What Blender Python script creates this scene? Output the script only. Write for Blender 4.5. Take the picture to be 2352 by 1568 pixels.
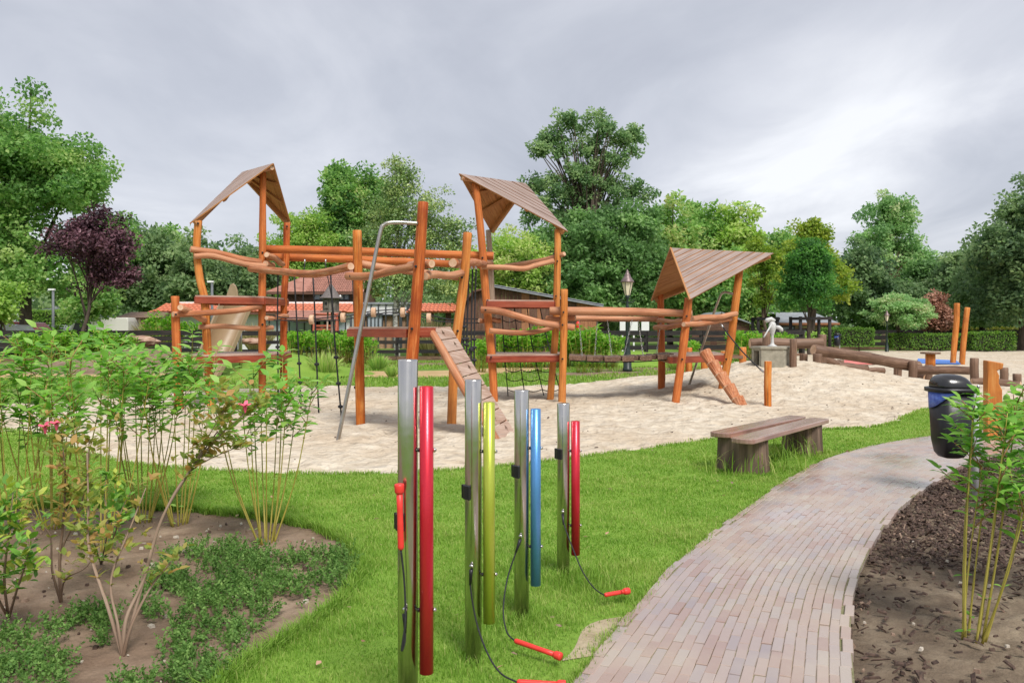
import bpy, math, random
import numpy as np
from mathutils import Vector, Matrix
R = math.radians
sc = bpy.context.scene
for o in list(bpy.data.objects): bpy.data.objects.remove(o)
col = sc.collection

# ---------------------------------------------------------------- camera
H = 1.55                       # eye height
D, CX, HY = 1898., 1176., 746.  # focal length, centre column and horizon row of the 2352 px wide photo
cam_d = bpy.data.cameras.new('camera'); cam = bpy.data.objects.new('camera', cam_d); col.objects.link(cam)
cam.location = (0, 0, H); cam.rotation_euler = (R(90), 0, 0)
cam_d.sensor_width = 36; cam_d.lens = 36 * D / 2352; cam_d.shift_y = -38. / 2352
cam_d.clip_start = .05; cam_d.clip_end = 2000
sc.camera = cam

# ---------------------------------------------------------------- sky, sun, exposure
SUN_EL, SUN_AZ = 52, 155       # degrees; azimuth clockwise from the view direction
w = bpy.data.worlds.new('World'); sc.world = w; w.use_nodes = True
def N(nt, t, **kw):
    n = nt.nodes.new(t)
    for k, v in kw.items():
        if k.startswith('i_'):
            key = k[2:]; n.inputs[int(key) if key.isdigit() else key].default_value = v
        else: setattr(n, k, v)
    return n
def ramp(nt, src, stops, interp='LINEAR'):
    r = nt.nodes.new('ShaderNodeValToRGB'); cr = r.color_ramp; cr.interpolation = interp
    while len(cr.elements) < len(stops): cr.elements.new(.5)
    for e, (p, c) in zip(cr.elements, stops):
        e.position = p; e.color = (*c, 1) if not isinstance(c, (int, float)) else (c, c, c, 1)
    nt.links.new(src, r.inputs[0]); return r.outputs[0]
def mth(nt, op, a, b=None, clamp=False):
    n = nt.nodes.new('ShaderNodeMath'); n.operation = op; n.use_clamp = clamp
    for i, q in enumerate((a, b)):
        if q is None: continue
        if isinstance(q, (int, float)): n.inputs[i].default_value = q
        else: nt.links.new(q, n.inputs[i])
    return n.outputs[0]
def mixc(nt, fac, a, b, mode='MIX'):
    n = nt.nodes.new('ShaderNodeMix'); n.data_type = 'RGBA'; n.blend_type = mode
    for i, q in ((0, fac), (6, a), (7, b)):
        if isinstance(q, (int, float)): n.inputs[i].default_value = q
        elif isinstance(q, tuple): n.inputs[i].default_value = (*q, 1) if len(q) == 3 else q
        else: nt.links.new(q, n.inputs[i])
    return n.outputs[2]
def build_world():
    nt = w.node_tree; nt.nodes.clear(); L = nt.links.new
    tc = N(nt, 'ShaderNodeTexCoord')
    sep = N(nt, 'ShaderNodeSeparateXYZ'); L(tc.outputs['Generated'], sep.inputs[0])
    zz = mth(nt, 'ADD', mth(nt, 'MAXIMUM', sep.outputs[2], 0.0), .16)
    cx = mth(nt, 'DIVIDE', sep.outputs[0], zz); cy = mth(nt, 'DIVIDE', sep.outputs[1], zz)
    cmb = N(nt, 'ShaderNodeCombineXYZ'); L(cx, cmb.inputs[0]); L(cy, cmb.inputs[1])
    mp = N(nt, 'ShaderNodeMapping'); mp.inputs['Location'].default_value = CLOUD_OFF; mp.inputs['Rotation'].default_value = (0, 0, R(CLOUD_ROT)); mp.inputs['Scale'].default_value = (1, .55, 1)
    L(cmb.outputs[0], mp.inputs[0])
    big = N(nt, 'ShaderNodeTexNoise', i_Scale=.42, i_Detail=5., i_Roughness=.48, i_Distortion=.35); L(mp.outputs[0], big.inputs[0])
    fin = N(nt, 'ShaderNodeTexNoise', i_Scale=1.6, i_Detail=6., i_Roughness=.55, i_Distortion=.5); L(mp.outputs[0], fin.inputs[0])
    d = mth(nt, 'ADD', mth(nt, 'MULTIPLY', big.outputs[0], .62), mth(nt, 'MULTIPLY', fin.outputs[0], .38))
    # a bright break in the cloud to the right of the view and a darker bank below it
    yf = mth(nt, 'MAXIMUM', sep.outputs[1], .05); uu = mth(nt, 'DIVIDE', sep.outputs[0], yf); vv = mth(nt, 'DIVIDE', sep.outputs[2], yf)
    wob = mth(nt, 'MULTIPLY', mth(nt, 'SUBTRACT', fin.outputs[0], .5), .16)
    def spot(u0, v0, ru, rv, an):
        du = mth(nt, 'ADD', mth(nt, 'SUBTRACT', uu, u0), wob); dv = mth(nt, 'ADD', mth(nt, 'SUBTRACT', vv, v0), wob); c_, s_ = math.cos(an), math.sin(an)
        a_ = mth(nt, 'DIVIDE', mth(nt, 'ADD', mth(nt, 'MULTIPLY', du, c_), mth(nt, 'MULTIPLY', dv, s_)), ru); b_ = mth(nt, 'DIVIDE', mth(nt, 'SUBTRACT', mth(nt, 'MULTIPLY', dv, c_), mth(nt, 'MULTIPLY', du, s_)), rv)
        r2 = mth(nt, 'ADD', mth(nt, 'MULTIPLY', a_, a_), mth(nt, 'MULTIPLY', b_, b_)); g_ = mth(nt, 'POWER', 2.718, mth(nt, 'MULTIPLY', r2, -1.)); return mth(nt, 'MULTIPLY', g_, mth(nt, 'GREATER_THAN', sep.outputs[1], .05))
    d = mth(nt, 'ADD', d, mth(nt, 'MULTIPLY', spot(.42, .20, .36, .085, .5), .085)); d = mth(nt, 'ADD', d, mth(nt, 'MULTIPLY', spot(.26, .27, .34, .11, .1), .065))
    d = mth(nt, 'SUBTRACT', d, mth(nt, 'MULTIPLY', spot(.68, .19, .24, .10, .5), .11))
    cloud = ramp(nt, d, [(.34, (.41, .43, .495)), (.44, (.52, .54, .605)), (.52, (.64, .655, .715)), (.62, (.88, .89, .925))])
    sky = N(nt, 'ShaderNodeTexSky', sky_type='NISHITA', sun_disc=False, sun_elevation=R(SUN_EL), sun_rotation=R(SUN_AZ))
    skys = N(nt, 'ShaderNodeVectorMath', operation='SCALE'); L(sky.outputs[0], skys.inputs[0]); skys.inputs['Scale'].default_value = .15
    c = mixc(nt, .92, skys.outputs[0], cloud)
    # below the horizon the dome only bounces a little green-grey
    up = ramp(nt, sep.outputs[2], [(.0, 0.), (.01, 1.)])
    c2 = mixc(nt, up, (.18, .19, .17), c)
    bg = N(nt, 'ShaderNodeBackground', i_Strength=.425); L(c2, bg.inputs[0])
    out = N(nt, 'ShaderNodeOutputWorld'); L(bg.outputs[0], out.inputs[0])
CLOUD_OFF, CLOUD_ROT = (3.1, 1.7, 0), 20
build_world()
sd = bpy.data.lights.new('sun', 'SUN'); sd.energy = 1.5; sd.angle = R(20); sd.color = (1, .96, .9)
sun = bpy.data.objects.new('sun', sd); col.objects.link(sun)
sdir = Vector((math.sin(R(SUN_AZ)) * math.cos(R(SUN_EL)), math.cos(R(SUN_AZ)) * math.cos(R(SUN_EL)), math.sin(R(SUN_EL))))
sun.rotation_euler = sdir.to_track_quat('Z', 'Y').to_euler(); sun.location = sdir * 60
vs = sc.view_settings; vs.view_transform = 'Standard'; vs.look = 'None'; vs.gamma = 1; vs.use_curve_mapping = False
vs.exposure = 1.42
sc.cycles.max_bounces = 5; sc.cycles.diffuse_bounces = 2; sc.cycles.glossy_bounces = 2; sc.cycles.transmission_bounces = 3; sc.cycles.transparent_max_bounces = 6
sc.cycles.use_denoising = True
sc.render.film_transparent = False

# ---------------------------------------------------------------- helpers
def P(x, y, Y):                # photo pixel at a known distance
    return Vector(((x - CX) / D * Y, Y, H - (y - HY) / D * Y))
def G(x, y, z=0.):             # photo pixel on level ground
    Y = D * (H - z) / (y - HY); return Vector(((x - CX) / D * Y, Y, z))
def px(n, Y): return n * Y / D  # photo pixels -> metres at a distance
rng = np.random.default_rng(7); random.seed(7)

def tag(o, label=None, cat=None, group=None, kind=None):
    if label: o['label'] = label
    if cat: o['category'] = cat
    if group: o['group'] = group
    if kind: o['kind'] = kind
    return o
def empty(name, loc, label=None, cat=None, group=None):
    o = bpy.data.objects.new(name, None); col.objects.link(o); o.location = loc; o.empty_display_size = .1
    return tag(o, label, cat, group)
def worg(p):
    v = Vector((0, 0, 0))
    while p is not None: v += p.location; p = p.parent
    return v

class MB:
    """collects shapes (world coordinates) for one mesh"""
    def __init__(s): s.v = []; s.f = []; s.m = []; s.lc = []; s.sm = []
    def add(s, vs_, fs, mi=0, lc=None, sm=False):
        b = len(s.v); s.v += [tuple(q) for q in vs_]
        s.lc += [tuple(q) for q in (lc if lc is not None else vs_)]
        for i, f in enumerate(fs):
            s.f.append([b + k for k in f]); s.m.append(mi[i] if isinstance(mi, list) else mi); s.sm.append(sm[i] if isinstance(sm, list) else sm)
        return s
    def tube(s, pts, rad, n=10, mi=0, cap_mi=None, cap=True, wob=0., round_=0.):
        pts = [Vector(p) for p in pts]; k = len(pts)
        if isinstance(rad, (int, float)): rad = [rad] * k
        rad = list(rad)
        if round_ and cap:       # a small chamfer at both ends
            a = (pts[1] - pts[0]).normalized(); b = (pts[-1] - pts[-2]).normalized()
            pts = [pts[0], pts[0] + a * round_] + pts[1:-1] + [pts[-1] - b * round_, pts[-1]]
            rad = [rad[0] - round_ * .8, rad[0]] + rad[1:-1] + [rad[-1], rad[-1] - round_ * .8]; k = len(pts)
        vs_, lc = [], []; L = 0.; t0 = (pts[1] - pts[0]).normalized()
        ref = Vector((0, 0, 1)) if abs(t0.z) < .9 else Vector((1, 0, 0))
        u = t0.cross(ref).normalized(); ph = random.random() * 6.28
        for i in range(k):
            t = (pts[min(i + 1, k - 1)] - pts[max(i - 1, 0)])
            t = t.normalized() if t.length > 1e-9 else t0
            u = (u - t * u.dot(t)).normalized(); v = t.cross(u)
            if i: L += (pts[i] - pts[i - 1]).length
            for j in range(n):
                a = 6.28318 * j / n
                r = rad[i] * (1 + wob * math.sin(2 * a + ph + L * 1.3) + wob * .6 * math.sin(3 * a - ph * 2 + L * 2.1))
                d = u * math.cos(a) + v * math.sin(a)
                vs_.append(pts[i] + d * r); lc.append((r * math.cos(a) + ph, r * math.sin(a), L + ph * 3))
        fs = []; mi_ = []; sm = []
        for i in range(k - 1):
            for j in range(n):
                fs.append([i * n + j, i * n + (j + 1) % n, (i + 1) * n + (j + 1) % n, (i + 1) * n + j]); mi_.append(mi); sm.append(True)
        if cap:
            c = mi if cap_mi is None else cap_mi
            fs += [list(range(n))[::-1], [(k - 1) * n + j for j in range(n)]]; mi_ += [c, c]; sm += [False, False]
        return s.add(vs_, fs, mi_, lc, sm)
    def box(s, c, size, Rm=None, mi=0, lax=None):
        c = Vector(c); hx, hy, hz = size[0] / 2, size[1] / 2, size[2] / 2
        loc = [Vector((x, y, z)) for x in (-hx, hx) for y in (-hy, hy) for z in (-hz, hz)]
        vs_ = [c + (Rm @ q if Rm is not None else q) for q in loc]
        la = lax if lax is not None else max(range(3), key=lambda i: size[i])
        ph = random.random() * 9
        lc = [(q[(la + 1) % 3] + ph, q[(la + 2) % 3] + ph, q[la] + ph * 2) for q in loc]
        fs = [(0, 1, 3, 2), (4, 6, 7, 5), (0, 4, 5, 1), (2, 3, 7, 6), (0, 2, 6, 4), (1, 5, 7, 3)]
        return s.add(vs_, fs, mi, lc)
    def lathe(s, prof, c=(0, 0, 0), n=14, mi=0, axis=None, cap=True, sm=True):
        c = Vector(c); Rm = axis.to_track_quat('Z', 'Y').to_matrix() if axis is not None else Matrix.Identity(3)
        vs_ = []
        for r, z in prof:
            for j in range(n):
                a = 6.28318 * j / n; vs_.append(c + Rm @ Vector((r * math.cos(a), r * math.sin(a), z)))
        fs = []; sml = []
        for i in range(len(prof) - 1):
            for j in range(n): fs.append([i * n + j, i * n + (j + 1) % n, (i + 1) * n + (j + 1) % n, (i + 1) * n + j]); sml.append(sm)
        if cap: fs += [list(range(n))[::-1], [(len(prof) - 1) * n + j for j in range(n)]]; sml += [False, False]
        return s.add(vs_, fs, mi, None, sml)
    def slab(s, poly, nrm, t, mi=0, mi_top=None, lc=None):
        """flat polygon given thickness t along -nrm"""
        n = len(poly); nrm = Vector(nrm).normalized(); poly = [Vector(p) for p in poly]
        vs_ = poly + [p - nrm * t for p in poly]
        fs = [list(range(n)), [n + i for i in range(n)][::-1]] + [[i, n + i, n + (i + 1) % n, (i + 1) % n] for i in range(n)]
        a = (poly[1] - poly[0]).cross(poly[2] - poly[0])
        if a.dot(nrm) < 0: fs = [f[::-1] for f in fs]
        return s.add(vs_, fs, [mi if mi_top is None else mi_top] + [mi] * (n + 1), lc + lc if lc else None)
    def mesh(s, name, off=Vector((0, 0, 0)), mats=()):
        me = bpy.data.meshes.new(name)
        me.from_pydata([(a - off.x, b - off.y, c - off.z) for a, b, c in s.v], [], s.f)
        for m in mats: me.materials.append(m)
        me.polygons.foreach_set('material_index', s.m); me.polygons.foreach_set('use_smooth', s.sm)
        at = me.attributes.new('lc', 'FLOAT_VECTOR', 'POINT'); at.data.foreach_set('vector', [x for q in s.lc for x in q])
        me.update(); return me
    def build(s, name, mats, parent=None, bevel=0., org=None):
        if not isinstance(mats, (list, tuple)): mats = [mats]
        off = worg(parent) if org is None else Vector(org)
        o = bpy.data.objects.new(name, s.mesh(name, off, mats)); col.objects.link(o)
        if parent is not None: o.parent = parent
        elif org is not None: o.location = off
        if bevel:
            b = o.modifiers.new('bevel', 'BEVEL'); b.width = bevel; b.segments = 2; b.limit_method = 'ANGLE'
        return o
def top(mb, name, mats, label, cat, org, group=None, kind=None, bevel=0.):
    return tag(mb.build(name, mats, None, bevel, org), label, cat, group, kind)
def copy_tree(o, parent=None):
    c = o.copy(); col.objects.link(c); c.parent = parent
    for ch in list(o.children): copy_tree(ch, c)
    return c
def rotz(a): return Matrix.Rotation(a, 3, 'Z')
def frame_of(d, up=Vector((0, 0, 1))):
    """matrix whose x axis runs along d"""
    x = Vector(d).normalized(); y = up.cross(x).normalized(); z = x.cross(y)
    return Matrix((x, y, z)).transposed()

def np_mesh(name, V, polys, mats, tint=None, midx=None, smooth=False):
    """V (n,3); polys list of int arrays (m,k)"""
    me = bpy.data.meshes.new(name); V = np.ascontiguousarray(V, np.float32)
    me.vertices.add(len(V)); me.vertices.foreach_set('co', V.ravel())
    li = np.concatenate([p.ravel() for p in polys]).astype(np.int32)
    tot = np.concatenate([np.full(len(p), p.shape[1]) for p in polys]).astype(np.int32)
    st = np.concatenate([[0], np.cumsum(tot)[:-1]]).astype(np.int32)
    me.loops.add(len(li)); me.loops.foreach_set('vertex_index', li)
    me.polygons.add(len(tot)); me.polygons.foreach_set('loop_start', st); me.polygons.foreach_set('loop_total', tot)
    if midx is not None: me.polygons.foreach_set('material_index', np.asarray(midx, np.int32))
    me.polygons.foreach_set('use_smooth', np.full(len(tot), bool(smooth)))
    for m in mats: me.materials.append(m)
    if tint is not None:
        a = me.attributes.new('tint', 'FLOAT', 'POINT'); a.data.foreach_set('value', np.asarray(tint, np.float32))
    me.update(calc_edges=True); return me
def np_obj(name, me, parent=None, loc=None):
    o = bpy.data.objects.new(name, me); col.objects.link(o)
    if parent is not None: o.parent = parent
    if loc is not None: o.location = loc
    return o
def unit(a): return a / np.maximum(np.linalg.norm(a, axis=-1, keepdims=True), 1e-9)
def leaf_quads(c, d, nrm, ln, wd, fold=0.):
    """diamond leaves: centre-base c, direction d, normal nrm"""
    d = unit(d); s_ = unit(np.cross(nrm, d)); nn = np.cross(d, s_)
    ln = np.broadcast_to(np.asarray(ln, float).reshape(-1, 1), (len(c), 1)); wd = np.broadcast_to(np.asarray(wd, float).reshape(-1, 1), (len(c), 1))
    v0 = c; v1 = c + d * ln * .45 + s_ * wd * .5 + nn * fold * wd; v2 = c + d * ln; v3 = c + d * ln * .45 - s_ * wd * .5 + nn * fold * wd
    V = np.stack([v0, v1, v2, v3], 1).reshape(-1, 3); F = np.arange(len(V)).reshape(-1, 4)
    return V, F
def noise2(x, y, s=1., seed=0):
    x = x * s + seed * 3.7; y = y * s - seed * 1.9
    return (np.sin(x * 1.3 + 1.7 * np.sin(y * .9 + seed)) + np.sin(y * 1.7 + 1.3 * np.sin(x * 1.1)) + .5 * np.sin(x * 3.1 + y * 2.3) + .5 * np.sin(y * 4.3 - x * 2.7 + seed)) / 3.
def in_poly(x, y, poly):
    ins = np.zeros(len(x), bool); n = len(poly)
    for i in range(n):
        x1, y1 = poly[i][0], poly[i][1]; x2, y2 = poly[(i + 1) % n][0], poly[(i + 1) % n][1]
        if y1 == y2: continue
        c = ((y1 > y) != (y2 > y)) & (x < (x2 - x1) * (y - y1) / (y2 - y1) + x1); ins ^= c
    return ins
def smooth_line(pts, n=8):
    """Catmull-Rom through the points"""
    pts = [Vector(p) for p in pts]; out = []
    for i in range(len(pts) - 1):
        p0 = pts[max(i - 1, 0)]; p1 = pts[i]; p2 = pts[i + 1]; p3 = pts[min(i + 2, len(pts) - 1)]
        for k in range(n):
            t = k / n
            out.append(.5 * ((2 * p1) + (p2 - p0) * t + (2 * p0 - 5 * p1 + 4 * p2 - p3) * t * t + (3 * p1 - p0 - 3 * p2 + p3) * t ** 3))
    return out + [pts[-1]]

# ---------------------------------------------------------------- materials
MATS = {}
def new_mat(name):
    m = bpy.data.materials.new(name); m.use_nodes = True; nt = m.node_tree; nt.nodes.clear()
    b = N(nt, 'ShaderNodeBsdfPrincipled'); o = N(nt, 'ShaderNodeOutputMaterial'); nt.links.new(b.outputs[0], o.inputs[0]); MATS[name] = m
    return m, nt, b, o
def bump(nt, b, h, strength=.3, dist=.01):
    n = N(nt, 'ShaderNodeBump', i_Strength=strength, i_Distance=dist); nt.links.new(h, n.inputs['Height']); nt.links.new(n.outputs[0], b.inputs['Normal'])
def tex(nt, src, scale, detail=4., rough=.55, kind='ShaderNodeTexNoise', vscale=None, **kw):
    if vscale is not None:
        mp = N(nt, 'ShaderNodeMapping'); mp.inputs['Scale'].default_value = vscale; nt.links.new(src, mp.inputs[0]); src = mp.outputs[0]
    t = N(nt, kind, **kw); t.inputs['Scale'].default_value = scale
    if 'Detail' in t.inputs: t.inputs['Detail'].default_value = detail
    if 'Roughness' in t.inputs: t.inputs['Roughness'].default_value = rough
    nt.links.new(src, t.inputs['Vector']); return t
def lcn(nt, name='lc'):
    return N(nt, 'ShaderNodeAttribute', attribute_name=name)
def wood(name, dark, mid, light, rough=.5, grain=1., spec=.35, blotch=.5, crk=.85, mott=.75):
    m, nt, b, o = new_mat(name); a = lcn(nt); L = nt.links.new
    g = tex(nt, a.outputs['Vector'], 1., 5., .6, vscale=(38 * grain, 38 * grain, 1.6 * grain))
    bl = tex(nt, a.outputs['Vector'], 1., 3., .55, vscale=(6, 6, 1.1))
    c = ramp(nt, g.outputs[0], [(.34, dark), (.5, mid), (.68, light)])
    b2 = tex(nt, a.outputs['Vector'], 1., 4., .6, vscale=(3.5, 3.5, 2.2)); c = mixc(nt, mth(nt, 'MULTIPLY', ramp(nt, b2.outputs[0], [(.46, 0.), (.66, 1.)]), mott), c, dark)
    oi = N(nt, 'ShaderNodeObjectInfo')
    k = mth(nt, 'ADD', mth(nt, 'MULTIPLY', bl.outputs[0], blotch * 1.3), mth(nt, 'MULTIPLY', oi.outputs['Random'], .35))
    c = mixc(nt, mth(nt, 'SUBTRACT', k, .28, True), c, light)
    crack = tex(nt, a.outputs['Vector'], 1., 3., .6, vscale=(30, 30, .55))
    cm = ramp(nt, crack.outputs[0], [(.30, .30), (.40, 1.)])
    kn = tex(nt, a.outputs['Vector'], 1., kind='ShaderNodeTexVoronoi', vscale=(7, 7, 2.2)); cm = mixc(nt, 1., cm, ramp(nt, kn.outputs['Distance'], [(.05, .35), (.13, 1.)]), 'MULTIPLY')
    c = mixc(nt, crk, c, cm, 'MULTIPLY')
    L(c, b.inputs['Base Color']); b.inputs['Roughness'].default_value = rough; b.inputs['Specular IOR Level'].default_value = spec
    bump(nt, b, g.outputs[0], .35, .006); return m
def plain(name, c1, c2=None, rough=.6, metal=0., scale=6., spec=.4, bumpd=0., vscale=None, detail=4., rnd=0., coords='Object'):
    m, nt, b, o = new_mat(name); L = nt.links.new
    tc = N(nt, 'ShaderNodeTexCoord')
    if c2 is not None:
        t = tex(nt, tc.outputs[coords], scale, detail, .6, vscale=vscale)
        c = ramp(nt, t.outputs[0], [(.32, c1), (.68, c2)])
        if rnd:
            oi = N(nt, 'ShaderNodeObjectInfo'); k = mth(nt, 'ADD', mth(nt, 'MULTIPLY', oi.outputs['Random'], rnd), 1 - rnd / 2)
            h = N(nt, 'ShaderNodeHueSaturation'); L(k, h.inputs['Value']); L(c, h.inputs['Color']); c = h.outputs[0]
        L(c, b.inputs['Base Color'])
        if bumpd: bump(nt, b, t.outputs[0], .5, bumpd)
    else: b.inputs['Base Color'].default_value = (*c1, 1)
    b.inputs['Roughness'].default_value = rough; b.inputs['Metallic'].default_value = metal; b.inputs['Specular IOR Level'].default_value = spec
    return m
def leafm(name, dark, mid, light, trans=.52, rough=.5, spec=.3, rnd=.25):
    m, nt, b, o = new_mat(name); L = nt.links.new
    a = lcn(nt, 'tint'); oi = N(nt, 'ShaderNodeObjectInfo')
    k = mth(nt, 'ADD', a.outputs['Fac'], mth(nt, 'MULTIPLY', mth(nt, 'SUBTRACT', oi.outputs['Random'], .5), rnd), True)
    c = ramp(nt, k, [(.0, dark), (.5, mid), (1., light)])
    L(c, b.inputs['Base Color']); b.inputs['Roughness'].default_value = rough; b.inputs['Specular IOR Level'].default_value = spec
    tr = N(nt, 'ShaderNodeBsdfTranslucent'); hs = N(nt, 'ShaderNodeHueSaturation', i_Value=1.25, i_Saturation=1.1); L(c, hs.inputs['Color']); L(hs.outputs[0], tr.inputs[0])
    mx = N(nt, 'ShaderNodeMixShader', i_0=trans); L(b.outputs[0], mx.inputs[1]); L(tr.outputs[0], mx.inputs[2]); L(mx.outputs[0], o.inputs[0])
    return m
# log stain, boards
WOOD = wood('orange_log', (.23, .036, .008), (.45, .090, .013), (.60, .22, .065), .6, spec=.25)
WOODR = wood('rail_log', (.22, .052, .016), (.41, .115, .03), (.58, .33, .20), .62, blotch=.75, spec=.25)
WOODY = wood('golden_log', (.30, .058, .008), (.54, .155, .020), (.64, .30, .09), .6, spec=.25)
WOODG = wood('grey_log', (.22, .14, .09), (.38, .27, .19), (.55, .44, .34), .6)
CUT = plain('sawn_end', (.50, .30, .18), (.66, .46, .32), .7, scale=14)
BOARD = wood('red_board', (.15, .022, .010), (.27, .042, .018), (.38, .11, .06), .42, blotch=.5, crk=.5)
DECK = wood('deck_board', (.26, .15, .10), (.40, .26, .19), (.55, .43, .36), .55, crk=.4, mott=.35)
ROOFT = wood('roof_board', (.195, .14, .115), (.285, .21, .18), (.38, .30, .27), .6, grain=.8, blotch=.35, crk=.2, mott=.25)
ROOFU = wood('roof_underside', (.24, .085, .024), (.40, .17, .055), (.50, .25, .10), .6, crk=.4, mott=.4)
OLDLOG = wood('old_log', (.070, .034, .020), (.145, .080, .050), (.27, .17, .115), .6)
BARK = wood('bark', (.012, .008, .006), (.07, .044, .030), (.30, .21, .15), .85, grain=.35, blotch=.42)
DARKBARK = plain('dark_bark', (.05, .036, .028), (.13, .10, .075), .9, scale=9, vscale=(1, 1, .25), bumpd=.02)
BIRCH = plain('birch_bark', (.08, .07, .06), (.72, .69, .64), .7, scale=5, vscale=(1, 1, 3.))
STEEL = None
BOLT = plain('bolt_and_hole_black', (.012, .012, .014), rough=.4)
BLACK = plain('black_plastic', (.011, .011, .013), (.017, .017, .02), .38, scale=30)
ROPE = plain('black_rope', (.010, .010, .012), (.03, .03, .035), .7, scale=90)
CHAIN = plain('galvanised', (.42, .43, .44), (.62, .62, .62), .35, .9, scale=40)
POLE = plain('worn_steel', (.34, .30, .26), (.52, .49, .46), .3, .95, scale=8, vscale=(1, 1, .3))
def steel_mat():
    m, nt, b, o = new_mat('wet_steel'); L = nt.links.new; tc = N(nt, 'ShaderNodeTexCoord')
    v = tex(nt, tc.outputs['Object'], 95., kind='ShaderNodeTexVoronoi')
    k = N(nt, 'ShaderNodeTexNoise', i_Scale=30.); L(tc.outputs['Object'], k.inputs[0])
    drop = mth(nt, 'MULTIPLY', ramp(nt, v.outputs['Distance'], [(.12, 1.), (.3, 0.)]), ramp(nt, k.outputs[0], [(.5, 0.), (.6, 1.)]))
    b.inputs['Base Color'].default_value = (.60, .575, .55, 1); b.inputs['Metallic'].default_value = 1.
    L(ramp(nt, k.outputs[0], [(.3, .16), (.7, .27)]), b.inputs['Roughness']); bump(nt, b, drop, .8, .002); return m
STEEL = steel_mat()
def tube_mat(name, c1, c2):
    m, nt, b, o = new_mat(name); L = nt.links.new; tc = N(nt, 'ShaderNodeTexCoord')
    k = tex(nt, tc.outputs['Object'], 420., 2.); L(ramp(nt, k.outputs[0], [(.3, c1), (.7, c2)]), b.inputs['Base Color'])
    b.inputs['Roughness'].default_value = .33; b.inputs['Metallic'].default_value = .55; b.inputs['Coat Weight'].default_value = .25; b.inputs['Coat Roughness'].default_value = .15
    bump(nt, b, k.outputs[0], .15, .001); return m
TRED = tube_mat('anodised_red', (.50, .012, .03), (.74, .03, .055)); TGRN = tube_mat('anodised_lime', (.36, .43, .03), (.52, .58, .09)); TBLU = tube_mat('anodised_blue', (.06, .22, .50), (.14, .36, .70))
MRED = plain('mallet_red', (.72, .045, .035), rough=.4)
WHITE = plain('white_paint', (.70, .70, .69), (.80, .80, .79), .5, scale=20)
CONC = plain('concrete', (.26, .24, .19), (.40, .37, .29), .85, scale=9, bumpd=.004)
BLUEBAG = plain('blue_bag', (.05, .10, .52), (.16, .26, .75), .3, scale=24, bumpd=.012)
DKWOOD = wood('black_fence', (.007, .007, .009), (.016, .015, .016), (.06, .045, .035), .7, blotch=.3)

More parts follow.
